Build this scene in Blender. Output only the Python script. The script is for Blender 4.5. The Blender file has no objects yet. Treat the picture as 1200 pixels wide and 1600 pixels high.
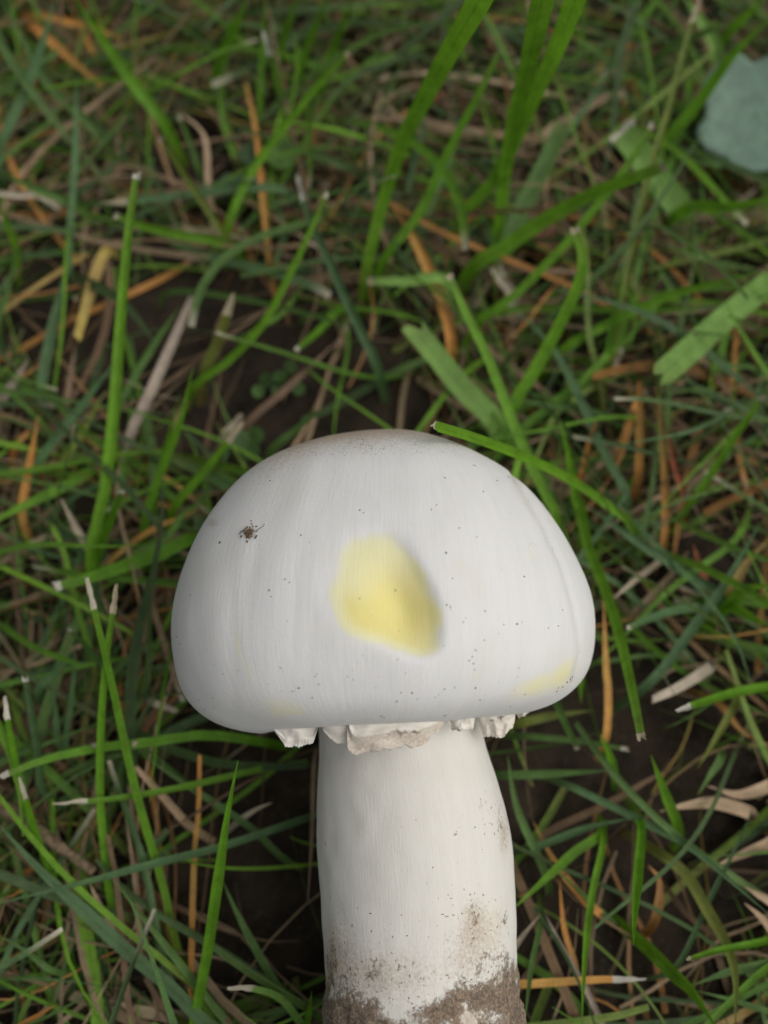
import bpy, math, random
import numpy as np
from mathutils import Vector, Matrix, noise
from mathutils.bvhtree import BVHTree

rng = np.random.default_rng(11)
random.seed(5)
scene = bpy.context.scene

# ------------------------------------------------------------------ camera
PITCH = math.radians(71.0)            # below the horizon: looking down on the lawn
FPX = 1256.0                          # focal length in pixels of the 1200x1600 photograph
RIGHT = np.array([1.0, 0, 0])
FWD = np.array([0, math.cos(PITCH), -math.sin(PITCH)])
UP = np.array([0, math.sin(PITCH), math.cos(PITCH)])
K = np.array([0.0, 0.0, 0.0432])      # centre of the cap's rim circle
KD = 0.15                             # its distance along the view axis
KPX = (605.0, 1122.0)
CAM = K - KD * FWD - (KPX[0] - 600) * KD / FPX * RIGHT + (KPX[1] - 800) * KD / FPX * UP

cam_data = bpy.data.cameras.new('camera')
cam = bpy.data.objects.new('camera', cam_data)
scene.collection.objects.link(cam)
cam.location = CAM
cam.rotation_euler = (math.pi / 2 - PITCH, 0, 0)
cam_data.sensor_fit = 'VERTICAL'
cam_data.sensor_height = 36
cam_data.lens = 36 * FPX / 1600
cam_data.clip_start = 0.004
cam_data.clip_end = 200
cam_data.dof.use_dof = True
cam_data.dof.focus_distance = 0.132
cam_data.dof.aperture_fstop = 9.0
scene.camera = cam

# ------------------------------------------------------------------ light: bright overcast from the upper right
SUN_DIR = Vector((0.58, -0.08, 0.84)).normalized()
world = bpy.data.worlds.new('World')
scene.world = world
world.use_nodes = True
wn = world.node_tree
sky = wn.nodes.new('ShaderNodeTexSky')
sky.sky_type = 'NISHITA'
sky.sun_disc = False
sky.sun_elevation = math.asin(SUN_DIR.z)
sky.sun_rotation = math.atan2(SUN_DIR.x, SUN_DIR.y)
sky.air_density = 1.0
sky.dust_density = 6.0
sky.ozone_density = 1.0
hs = wn.nodes.new('ShaderNodeHueSaturation')
hs.inputs['Saturation'].default_value = 0.22      # cloud cover: grey sky
wn.links.new(sky.outputs[0], hs.inputs['Color'])
bg = wn.nodes['Background']
wn.links.new(hs.outputs[0], bg.inputs['Color'])
bg.inputs['Strength'].default_value = 0.106
sun_data = bpy.data.lights.new('sun', 'SUN')
sun_data.energy = 1.22
sun_data.angle = math.radians(55)
sun_data.color = (1.0, 0.965, 0.91)
sun = bpy.data.objects.new('sun', sun_data)
scene.collection.objects.link(sun)
sun.location = (1, 1, 2)
sun.rotation_euler = (-SUN_DIR).to_track_quat('-Z', 'Y').to_euler()
vs = scene.view_settings
vs.view_transform = 'Standard'
vs.look = 'None'
vs.gamma = 1.0
vs.use_curve_mapping = False
vs.exposure = -0.28
scene.cycles.use_denoising = True
scene.cycles.max_bounces = 8
scene.cycles.transparent_max_bounces = 8

# ------------------------------------------------------------------ helpers
def project(p):
    d = np.asarray(p) - CAM
    z = d @ FWD
    return 600 + FPX * (d @ RIGHT) / z, 800 - FPX * (d @ UP) / z, z

def ray(px, py):
    return FWD + (px - 600) / FPX * RIGHT - (py - 800) / FPX * UP

def at_height(px, py, h):
    r = ray(px, py)
    return CAM + r * ((h - CAM[2]) / r[2])

def ground_h(x, y):
    x = np.asarray(x, float); y = np.asarray(y, float)
    b = (0.0035 * np.sin(31 * x + 1.3) * np.cos(27 * y + 0.4) + 0.002 * np.sin(83 * x + 20 * y)
         + 0.0012 * np.sin(140 * y - 60 * x))
    fall = np.exp(-(x * x + y * y) / 0.35)
    mound = 0.0065 * np.exp(-((x - 0.005) / 0.04) ** 2 - ((y + 0.085) / 0.03) ** 2)
    dip = -0.003 * np.exp(-(x / 0.05) ** 2 - ((y - 0.02) / 0.03) ** 2)
    return (b + mound + dip) * fall

def link(o, parent=None, kind=None, label=None, cat=None, group=None):
    scene.collection.objects.link(o)
    if parent is not None:
        o.parent = parent
    if kind: o['kind'] = kind
    if label: o['label'] = label
    if cat: o['category'] = cat
    if group: o['group'] = group
    return o

def mesh_obj(name, verts, faces, mat, parent=None, attrs=None, smooth=True, **kw):
    me = bpy.data.meshes.new(name)
    verts = np.asarray(verts, dtype=np.float32)
    if isinstance(faces, np.ndarray) and faces.ndim == 2:
        nf, k = faces.shape
        me.vertices.add(len(verts)); me.vertices.foreach_set('co', verts.ravel())
        me.loops.add(nf * k); me.loops.foreach_set('vertex_index', faces.astype(np.int32).ravel())
        me.polygons.add(nf)
        me.polygons.foreach_set('loop_start', np.arange(0, nf * k, k, dtype=np.int32))
        me.update(calc_edges=True)
    else:
        me.from_pydata([tuple(v) for v in verts], [], [tuple(f) for f in faces])
    me.validate()
    if smooth:
        me.polygons.foreach_set('use_smooth', [True] * len(me.polygons))
    for an, (typ, data) in (attrs or {}).items():
        a = me.attributes.new(an, typ, 'POINT')
        data = np.asarray(data, dtype=np.float32)
        if typ == 'FLOAT_COLOR':
            if data.shape[1] == 3:
                data = np.concatenate([data, np.ones((len(data), 1), np.float32)], 1)
            a.data.foreach_set('color', data.ravel())
        elif typ == 'FLOAT_VECTOR':
            a.data.foreach_set('vector', data.ravel())
        else:
            a.data.foreach_set('value', data.ravel())
    me.materials.append(mat)
    me.update()
    return link(bpy.data.objects.new(name, me), parent, **kw)

def smooth_path(P, n):
    """Catmull-Rom through the points, n samples evenly spread."""
    P = np.asarray(P, float)
    Q = np.vstack([2 * P[0] - P[1], P, 2 * P[-1] - P[-2]])
    out = []
    for i in range(1, len(Q) - 2):
        t = np.linspace(0, 1, 16, endpoint=(i == len(Q) - 3))[:, None]
        a, b, c, d = Q[i - 1], Q[i], Q[i + 1], Q[i + 2]
        out.append(0.5 * (2 * b + (c - a) * t + (2 * a - 5 * b + 4 * c - d) * t ** 2 + (3 * b - a - 3 * c + d) * t ** 3))
    out = np.vstack(out)
    s = np.r_[0, np.cumsum(np.linalg.norm(np.diff(out, axis=0), axis=1))]
    u = np.linspace(0, s[-1], n)
    return np.stack([np.interp(u, s, out[:, k]) for k in range(out.shape[1])], 1)

def norm(v):
    return v / np.maximum(np.linalg.norm(v, axis=-1, keepdims=True), 1e-12)

# ------------------------------------------------------------------ materials
class NT:
    def __init__(self, name):
        self.m = bpy.data.materials.new(name); self.m.use_nodes = True
        self.t = self.m.node_tree; self.t.nodes.clear()
    def n(self, typ, **kw):
        nd = self.t.nodes.new(typ)
        for k, v in kw.items():
            if hasattr(nd, k): setattr(nd, k, v)
        return nd
    def l(self, a, b): self.t.links.new(a, b)
    def attr(self, name): return self.n('ShaderNodeAttribute', attribute_name=name)
    def math(self, op, a, b=None, c=None, clamp=False):
        nd = self.n('ShaderNodeMath', operation=op, use_clamp=clamp)
        for i, v in enumerate((a, b, c)):
            if v is None: continue
            if isinstance(v, (int, float)): nd.inputs[i].default_value = v
            else: self.l(v, nd.inputs[i])
        return nd.outputs[0]
    def mix(self, f, a, b, blend='MIX'):
        nd = self.n('ShaderNodeMix', data_type='RGBA', blend_type=blend)
        for sock, v in ((nd.inputs[0], f), (nd.inputs[6], a), (nd.inputs[7], b)):
            if isinstance(v, (int, float)): sock.default_value = v
            elif isinstance(v, tuple): sock.default_value = (*v, 1)
            else: self.l(v, sock)
        return nd.outputs[2]
    def noise(self, vec, scale, detail=3, rough=0.55):
        nd = self.n('ShaderNodeTexNoise')
        nd.inputs['Scale'].default_value = scale
        nd.inputs['Detail'].default_value = detail
        nd.inputs['Roughness'].default_value = rough
        if vec is not None: self.l(vec, nd.inputs['Vector'])
        return nd.outputs[0]
    def ramp(self, v, lo, hi, a=0.0, b=1.0):
        nd = self.n('ShaderNodeMapRange', clamp=True, interpolation_type='SMOOTHSTEP')
        self.l(v, nd.inputs[0])
        for i, x in enumerate((lo, hi, a, b)): nd.inputs[i + 1].default_value = x
        return nd.outputs[0]

def grass_material(name, transl, rough, stripes):
    g = NT(name)
    col = g.attr('Col').outputs['Color']
    uv = g.attr('bu')                               # x = across the blade, y = along (m)
    sep = g.n('ShaderNodeSeparateXYZ'); g.l(uv.outputs['Vector'], sep.inputs[0])
    s = g.math('SINE', g.math('MULTIPLY', sep.outputs[0], stripes))
    geo = g.n('ShaderNodeNewGeometry').outputs['Position']
    nz = g.noise(geo, 260, 4)
    nz2 = g.noise(geo, 1500, 3)
    f = g.math('ADD', g.math('SUBTRACT', g.math('MULTIPLY', s, 0.12), g.ramp(g.math('ABSOLUTE', sep.outputs[0]), 0.02, 0.16, 0.22, 0.0)), g.math('ADD', g.ramp(nz, 0.25, 0.75, 0.84, 1.20), g.ramp(nz2, 0.3, 0.7, -0.08, 0.08)))
    c = g.n('ShaderNodeVectorMath', operation='SCALE'); g.l(col, c.inputs[0]); g.l(f, c.inputs[3])
    b = g.n('ShaderNodeBump'); b.inputs['Strength'].default_value = 0.3; b.inputs['Distance'].default_value = 0.0003
    g.l(g.math('ADD', s, g.math('MULTIPLY', nz2, 1.5)), b.inputs['Height'])
    p = g.n('ShaderNodeBsdfPrincipled'); g.l(c.outputs[0], p.inputs['Base Color']); g.l(b.outputs[0], p.inputs['Normal'])
    p.inputs['Roughness'].default_value = rough; p.inputs['Specular IOR Level'].default_value = 0.35
    t = g.n('ShaderNodeBsdfTranslucent'); g.l(c.outputs[0], t.inputs[0])
    mx = g.n('ShaderNodeMixShader'); mx.inputs[0].default_value = transl
    g.l(p.outputs[0], mx.inputs[1]); g.l(t.outputs[0], mx.inputs[2])
    o = g.n('ShaderNodeOutputMaterial'); g.l(mx.outputs[0], o.inputs[0])
    return g.m

MAT_GRASS = grass_material('grass', 0.42, 0.48, 26.0)
MAT_BLADE = grass_material('grass_blade', 0.42, 0.48, 26.0)
MAT_STRAW = grass_material('straw', 0.04, 0.75, 17.0)

def soil_material():
    g = NT('soil')
    geo = g.n('ShaderNodeNewGeometry').outputs['Position']
    a = g.noise(geo, 90, 6); b = g.noise(geo, 700, 5, 0.7)
    c = g.mix(g.ramp(a, 0.35, 0.65), (0.022, 0.017, 0.012), (0.050, 0.037, 0.025))
    c = g.mix(g.ramp(b, 0.5, 0.75), c, (0.085, 0.065, 0.045))
    bm = g.n('ShaderNodeBump'); bm.inputs['Strength'].default_value = 0.9; bm.inputs['Distance'].default_value = 0.002
    g.l(b, bm.inputs['Height'])
    p = g.n('ShaderNodeBsdfPrincipled'); g.l(c, p.inputs['Base Color']); g.l(bm.outputs[0], p.inputs['Normal'])
    p.inputs['Roughness'].default_value = 0.95; p.inputs['Specular IOR Level'].default_value = 0.15
    o = g.n('ShaderNodeOutputMaterial'); g.l(p.outputs[0], o.inputs[0])
    return g.m
MAT_SOIL = soil_material()

def mushroom_material(name, base):
    """stain.x yellow bruise, .y tan granular discolouring, .z soil; fib = fibril coordinates."""
    g = NT(name)
    st = g.attr('stain'); sp = g.n('ShaderNodeSeparateXYZ'); g.l(st.outputs['Vector'], sp.inputs[0])
    fib = g.attr('fib').outputs['Vector']
    obj = g.n('ShaderNodeTexCoord').outputs['Object']
    f1 = g.noise(fib, 15, 5, 0.65); f2 = g.noise(fib, 85, 4, 0.65)
    fine = g.noise(obj, 1900, 4, 0.7); mid = g.noise(obj, 420, 4, 0.65); low = g.noise(obj, 75, 3)
    c = g.mix(g.ramp(f1, 0.38, 0.68), base, tuple(x * k for x, k in zip(base, (0.965, 0.966, 0.963))))
    c = g.mix(g.math('MULTIPLY', g.ramp(f2, 0.42, 0.72), 0.5), c, tuple(x * k for x, k in zip(base, (0.92, 0.92, 0.915))))
    c = g.mix(g.math('MULTIPLY', g.ramp(low, 0.5, 0.75), 0.35), c, (0.70, 0.665, 0.56))
    # yellow bruise, edges feathered along the fibrils
    yv = g.math('ADD', sp.outputs[0], g.math('MULTIPLY', g.math('SUBTRACT', f1, 0.5), 0.34))
    ym = g.ramp(yv, 0.18, 0.62)
    ycol = g.mix(g.ramp(g.math('ADD', sp.outputs[0], g.math('MULTIPLY', g.math('SUBTRACT', low, 0.5), 0.5)), 0.55, 1.15), (0.79, 0.76, 0.47), (0.76, 0.675, 0.26))
    c = g.mix(ym, c, ycol)
    # tan granular skin
    tv = g.math('ADD', sp.outputs[1], g.math('MULTIPLY', g.math('SUBTRACT', fine, 0.5), 0.9))
    c = g.mix(g.math('MULTIPLY', g.ramp(tv, 0.22, 0.85), 0.85), c, (0.42, 0.31, 0.21))
    # soil
    dv = g.math('ADD', sp.outputs[2], g.math('ADD', g.math('MULTIPLY', g.math('SUBTRACT', mid, 0.5), 1.5), g.math('MULTIPLY', g.math('SUBTRACT', fine, 0.5), 1.0)))
    dm = g.math('MULTIPLY', g.ramp(dv, 0.36, 0.66), 0.92)
    dcol = g.mix(g.ramp(fine, 0.35, 0.7), (0.058, 0.035, 0.020), (0.36, 0.25, 0.158))
    c = g.mix(dm, c, dcol)
    h = g.math('ADD', g.math('MULTIPLY', f2, 0.38), g.math('ADD', g.math('MULTIPLY', fine, g.math('ADD', g.math('MULTIPLY', sp.outputs[1], 0.9), 0.16)), g.math('MULTIPLY', dm, g.math('MULTIPLY', fine, 2.5))))
    b = g.n('ShaderNodeBump'); b.inputs['Strength'].default_value = 0.55; b.inputs['Distance'].default_value = 0.00035
    g.l(h, b.inputs['Height'])
    p = g.n('ShaderNodeBsdfPrincipled'); g.l(c, p.inputs['Base Color']); g.l(b.outputs[0], p.inputs['Normal'])
    p.inputs['Roughness'].default_value = 0.62; p.inputs['Specular IOR Level'].default_value = 0.28
    p.inputs['Subsurface Weight'].default_value = 0.18
    p.inputs['Subsurface Radius'].default_value = (1.0, 0.75, 0.5)
    p.inputs['Subsurface Scale'].default_value = 0.0018
    p.inputs['Sheen Weight'].default_value = 0.08
    p.inputs['Sheen Roughness'].default_value = 0.4
    o = g.n('ShaderNodeOutputMaterial'); g.l(p.outputs[0], o.inputs[0])
    return g.m
MAT_CAP = mushroom_material('cap_skin', (0.755, 0.748, 0.728))
MAT_STEM = mushroom_material('stem_skin', (0.755, 0.73, 0.67))
MAT_VEIL = mushroom_material('veil_tissue', (0.80, 0.75, 0.67))

def plain_material(name, col, rough=0.8, var=0.3, scale=600):
    g = NT(name)
    geo = g.n('ShaderNodeNewGeometry').outputs['Position']
    nz = g.noise(geo, scale, 4)
    c = g.mix(g.ramp(nz, 0.3, 0.7), tuple(x * (1 - var) for x in col), tuple(min(1, x * (1 + var)) for x in col))
    b = g.n('ShaderNodeBump'); b.inputs['Strength'].default_value = 0.5; b.inputs['Distance'].default_value = 0.0003
    g.l(nz, b.inputs['Height'])
    p = g.n('ShaderNodeBsdfPrincipled'); g.l(c, p.inputs['Base Color']); g.l(b.outputs[0], p.inputs['Normal'])
    p.inputs['Roughness'].default_value = rough; p.inputs['Specular IOR Level'].default_value = 0.25
    o = g.n('ShaderNodeOutputMaterial'); g.l(p.outputs[0], o.inputs[0])
    return g.m
MAT_GILL = plain_material('gill', (0.62, 0.50, 0.45), 0.8, 0.1)
MAT_SPECK = plain_material('soil_speck', (0.035, 0.026, 0.02), 0.9, 0.6, 2500)
MAT_CRUMB = plain_material('soil_crumb', (0.16, 0.10, 0.055), 0.95, 0.75, 1800)
MAT_DEADLEAF = plain_material('dead_leaf', (0.14, 0.065, 0.035), 0.8, 0.35, 250)
MAT_TWIG = plain_material('twig_bark', (0.19, 0.135, 0.085), 0.9, 0.4, 900)

# ------------------------------------------------------------------ ground: one sheet of bare soil under the lawn
def make_ground():
    n = 241
    t = np.linspace(-1, 1, n)
    ax = 0.42 * t + 40.0 * np.sign(t) * np.clip(np.abs(t) - 0.62, 0, None) ** 5 / 0.38 ** 5
    X, Y = np.meshgrid(ax, ax)
    Z = ground_h(X, Y)
    near = np.exp(-(X ** 2 + Y ** 2) / 0.3)
    Z = Z + near * 0.0012 * np.sin(X * 410 + 3 * np.sin(Y * 150)) * np.sin(Y * 370 + 2 * np.sin(X * 190))
    V = np.stack([X.ravel(), Y.ravel(), Z.ravel()], 1)
    i = np.arange(n * n).reshape(n, n)
    F = np.stack([i[:-1, :-1], i[:-1, 1:], i[1:, 1:], i[1:, :-1]], -1).reshape(-1, 4)
    mesh_obj('ground', V, F, MAT_SOIL, kind='structure', label='dark brown soil under the grass', cat='ground')
make_ground()

# ------------------------------------------------------------------ mushroom
TAU = math.radians(13.5)              # the cap tips away from the camera
AX = math.cos(TAU) * UP + math.sin(TAU) * FWD          # stem -> cap
FR = math.sin(TAU) * UP - math.cos(TAU) * FWD          # the side turned to the camera
STEM_L = 0.0745                        # rim plane to stem base
BASE = K - AX * STEM_L + RIGHT * 0.006
MW = Matrix(((RIGHT[0], -FR[0], AX[0], BASE[0]), (RIGHT[1], -FR[1], AX[1], BASE[1]), (RIGHT[2], -FR[2], AX[2], BASE[2]), (0, 0, 0, 1)))
MWn = np.array(MW)
def m2w(p): return p @ MWn[:3, :3].T + MWn[:3, 3]
def w2m(p): return (p - MWn[:3, 3]) @ MWn[:3, :3]

mushroom = bpy.data.objects.new('mushroom', None)
mushroom.matrix_world = MW
mushroom.empty_display_size = 0.02
link(mushroom, label='picked white mushroom with a yellow thumb bruise on its cap, lying on the grass', cat='mushroom')

CX = -0.006                           # cap centre in mushroom coordinates (x)
LEFT_P = np.array([(0, .0548), (.006, .0544), (.0118, .0531), (.0212, .0493), (.0297, .0432), (.0360, .0342), (.0392, .0255), (.0403, .0170), (.0393, .0092), (.0361, .0026), (.0305, -.0013), (.0235, -.0028), (.0205, -.0012), (.0195, .0025), (.0185, .0075)])
RIGHT_P = np.array([(0, .0548), (.005, .0545), (.0100, .0533), (.0190, .0490), (.0270, .0425), (.0330, .0340), (.0368, .0257), (.0382, .0180), (.0373, .0110), (.0348, .0064), (.0305, .0032), (.0250, .0012), (.0215, .0016), (.0200, .0035), (.0187, .0080)])
FRONT_P = np.array([(0, .0548), (.0055, .0545), (.0110, .0532), (.0200, .0492), (.0280, .0430), (.0338, .0343), (.0372, .0255), (.0384, .0172), (.0376, .0095), (.0345, .0035), (.0300, .0005), (.0240, -.0006), (.0208, .0004), (.0196, .0030), (.0186, .0078)])
NT_, NP_ = 260, 420
def dense(P): return smooth_path(P, NT_)
LP, RP, FP = dense(LEFT_P), dense(RIGHT_P), dense(FRONT_P)

# silhouette in photo pixels used to keep the random lawn off the mushroom
SIL = np.array([(590, 672), (500, 683), (420, 715), (350, 765), (300, 840), (275, 910), (266, 980), (272, 1040), (295, 1095), (340, 1130), (400, 1147), (432, 1170), (497, 1172), (494, 1300), (500, 1400), (508, 1500), (515, 1700), (820, 1700), (812, 1600), (795, 1400), (790, 1300), (770, 1200), (765, 1155), (808, 1150), (830, 1108), (870, 1090), (900, 1070), (925, 1030), (932, 970), (920, 910), (885, 845), (830, 775), (760, 710), (680, 677)], float)

def in_poly(px, py, poly):
    inside = np.zeros(np.shape(px), bool)
    j = len(poly) - 1
    for i in range(len(poly)):
        xi, yi = poly[i]; xj, yj = poly[j]
        c = ((yi > py) != (yj > py)) & (px < (xj - xi) * (py - yi) / (yj - yi + 1e-12) + xi)
        inside ^= c
        j = i
    return inside

def blob(px, py, cx, cy, rx, ry, rot=0.0, p=2.0):
    c, s = math.cos(rot), math.sin(rot)
    u = ((px - cx) * c + (py - cy) * s) / rx
    v = (-(px - cx) * s + (py - cy) * c) / ry
    return np.exp(-(np.abs(u) ** p + np.abs(v) ** p))

def soft_poly(px, py, poly, soft):
    """1 inside, falling off outside/inside over `soft` pixels."""
    poly = np.asarray(poly, float)
    d = np.full(px.shape, 1e9)
    for i in range(len(poly)):
        a = poly[i]; b = poly[(i + 1) % len(poly)]
        ab = b - a
        t = np.clip(((px - a[0]) * ab[0] + (py - a[1]) * ab[1]) / (ab @ ab), 0, 1)
        d = np.minimum(d, np.hypot(px - a[0] - t * ab[0], py - a[1] - t * ab[1]))
    d = np.where(in_poly(px, py, poly), d, -d)
    return np.clip(0.5 + d / (2 * soft), 0, 1)

BRUISE = [(545, 835), (590, 822), (625, 840), (655, 885), (678, 930), (686, 975), (680, 1012), (650, 1022), (600, 1005), (555, 985), (525, 950), (516, 905), (525, 865)]
BRUISE = smooth_path(np.array(BRUISE + [BRUISE[0]], float), 48)[:-1]

def make_cap():
    phi = np.linspace(0, 2 * math.pi, NP_, endpoint=False)      # 0 = right, pi/2 = front
    c, s = np.cos(phi), np.sin(phi)
    wr = np.where(c > 0, c ** 2, 0); wl = np.where(c < 0, c ** 2, 0); wf = s ** 2
    prof = (wr[:, None, None] * RP + wl[:, None, None] * LP + wf[:, None, None] * FP)
    r = prof[..., 0]; z = prof[..., 1]
    t = np.linspace(0, 1, NT_)[None, :]
    wob = 0.0006 * np.sin(3 * phi + 0.7) + 0.0004 * np.sin(5 * phi + 2.1)
    r = r + wob[:, None] * np.clip(r / 0.03, 0, 1) * np.clip((0.85 - t) / 0.1, 0, 1)
    V = np.stack([CX + r * c[:, None], -r * s[:, None], STEM_L + z], -1)
    W = m2w(V.reshape(-1, 3))
    px, py, dep = project(W)
    fr = (np.repeat(s[:, None], NT_, 1).ravel() > -0.12) & (np.broadcast_to(t, (NP_, NT_)).ravel() < 0.8)
    # outward normal, approximately
    tan = np.gradient(prof, axis=1)
    nr, nz = -tan[..., 1], tan[..., 0]
    nl = np.hypot(nr, nz) + 1e-9
    Nn = np.stack([nr / nl * c[:, None], -nr / nl * s[:, None], nz / nl], -1).reshape(-1, 3)
    disp = np.zeros(len(px))
    # thumb dent: deepest right of the middle, steep on its right and lower right edge
    dent = soft_poly(px, py, BRUISE, 26)
    dsm = dent * dent * (3 - 2 * dent)
    deep = blob(px, py, 628, 945, 46, 76, -0.35, 2.0)
    dn_ = soft_poly(px - 3, py - 3, BRUISE, 12); dn_ = dn_ * dn_ * (3 - 2 * dn_)
    disp -= fr * (0.00030 * dsm + 0.0030 * deep * dn_ + 0.00022 * dn_ * np.clip((px - 590) / 90, 0, 1))
    disp += fr * 0.0003 * blob(px, py, 545, 985, 40, 40)
    # long soft folds on the left side
    for (cx, cy, rx, ry, rot, a) in [(430, 800, 22, 130, 0.35, -.00042), (475, 790, 20, 120, 0.3, .0003), (395, 900, 14, 120, 0.1, -.0003), (340, 960, 16, 110, 0.02, .0003), (365, 1000, 12, 110, 0.0, -.0003), (430, 940, 14, 110, .06, .0002), (460, 960, 10, 90, .05, -.0002), (310, 940, 12, 100, .02, -.0002), (485, 1010, 8, 50, .05, -.00022), (530, 880, 9, 70, .1, .0003), (590, 860, 10, 40, 0, .00015)]:
        disp += fr * 0.30 * a * blob(px, py, cx, cy, rx * 0.8, ry, rot)
    # crease near the right edge
    crease = np.array([(800, 742), (846, 812), (880, 880), (900, 950), (908, 1020), (895, 1062)], float)
    d = np.full(len(px), 1e9); sd = np.zeros(len(px))
    for a, b in zip(crease[:-1], crease[1:]):
        ab = b - a; tt = np.clip(((px - a[0]) * ab[0] + (py - a[1]) * ab[1]) / (ab @ ab), 0, 1)
        dx, dy = px - a[0] - tt * ab[0], py - a[1] - tt * ab[1]
        h = np.hypot(dx, dy)
        d = np.minimum(d, h)
    disp -= fr * 0.00030 * np.exp(-(d / 6.0) ** 2)
    # uneven skin
    lowf = np.array([noise.noise(Vector(v) * 55) * 0.0005 + noise.noise(Vector(v) * 160) * 0.00012 for v in V.reshape(-1, 3)])
    disp += lowf * np.clip(r.ravel() / 0.004, 0, 1)
    V = V.reshape(-1, 3) + Nn * disp[:, None]
    # stains (pigment of the skin)
    st_ = soft_poly(px + 4 * np.sin(py * .09) - 4, py - 3, BRUISE, 17 - 7 * np.clip((px - 600) / 60, 0, 1))
    yel = st_ * np.clip(0.50 + (py - 830) / 420.0, 0.45, 0.80) + 0.40 * deep * st_ + 0.35 * blob(px, py, 545, 965, 50, 32) * (st_ > 0.02)
    yel += 0.54 * blob(px, py, 838, 1070, 52, 20, -0.42) + 0.38 * blob(px, py, 885, 1045, 14, 40, 0.35) + .3 * blob(px, py, 832, 865, 7, 22, .3)
    yel += 0.44 * blob(px, py, 450, 1112, 60, 26, 0.35) + 0.42 * blob(px, py, 372, 1005, 8, 36, -0.1) + 0.4 * blob(px, py, 475, 1140, 30, 10, 0) + 0.45 * blob(px, py, 328, 995, 5, 10)
    yel += 0.35 * blob(px, py, 742, 1060, 6, 16) + 0.35 * blob(px, py, 390, 1045, 10, 26, -.2)
    yel *= fr
    rr = r.ravel()
    tl = np.broadcast_to(t, (NP_, NT_)).ravel()
    side_ = 0.72 - 0.28 * np.repeat(c[:, None], NT_, 1).ravel()
    tan_ = np.clip((0.0345 - rr) / 0.016, 0, 1) ** 1.3 * (tl < 0.5) * 1.15 * side_
    tan_ += fr * (0.20 * blob(px, py, 400, 1095, 60, 24, 0.3) + 0.5 * blob(px, py, 332, 818, 14, 11) + 0.30 * blob(px, py, 420, 735, 90, 30, -0.6) + .3 * blob(px, py, 392, 842, 12, 12))
    tan_ += np.clip((tl - 0.76) / 0.1, 0, 1) * 0.25
    soil = fr * (0.26 * blob(px, py, 889, 1068, 16, 8, -0.75) + 0.25 * blob(px, py, 327, 792, 6, 10, 0.5))
    soil += fr * 0.22 * np.exp(-(d / 4.0) ** 2)
    tan_ += (fr * 0.30 * np.exp(-(d / 5.0) ** 2))
    st = np.stack([yel, tan_, soil], 1)
    fib = np.stack([np.repeat(c[:, None], NT_, 1), np.repeat(s[:, None], NT_, 1), np.broadcast_to(t * 0.22, (NP_, NT_))], -1).reshape(-1, 3)
    i = np.arange(NP_ * NT_).reshape(NP_, NT_)
    j = np.roll(i, -1, 0)
    F = np.stack([i[:, :-1], i[:, 1:], j[:, 1:], j[:, :-1]], -1).reshape(-1, 4)
    o = mesh_obj('cap', V, F, MAT_CAP, mushroom, {'stain': ('FLOAT_VECTOR', st), 'fib': ('FLOAT_VECTOR', fib)})
    return V, F
CAPV, CAPF = make_cap()
CAP_BVH = BVHTree.FromPolygons([tuple(v) for v in m2w(CAPV)], [tuple(f) for f in CAPF])

def cap_hit(px, py):
    r = ray(px, py); r = r / np.linalg.norm(r)
    loc, nrm, idx, dist = CAP_BVH.ray_cast(Vector(CAM), Vector(r))
    if loc is None: return None, None
    nrm = nrm if nrm.dot(Vector(r)) < 0 else -nrm
    return np.array(loc), np.array(nrm)

def make_gills():
    n = 260; rows = [(.0165, .0135), (.0185, .0085), (.0200, .0040), (.0215, .0026), (.0225, .0042), (.0235, .0085)]
    V = []; F = []
    for k in range(n):
        a = 2 * math.pi * k / n
        up = (k % 2)
        for (r, z) in rows:
            V.append((CX + r * math.cos(a), -r * math.sin(a), STEM_L + z + up * 0.0016))
    m = len(rows)
    for k in range(n):
        for j in range(m - 1):
            a = k * m + j; b = ((k + 1) % n) * m + j
            F.append((a, b, b + 1, a + 1))
    mesh_obj('gills', V, F, MAT_GILL, mushroom, smooth=False)
make_gills()

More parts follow.
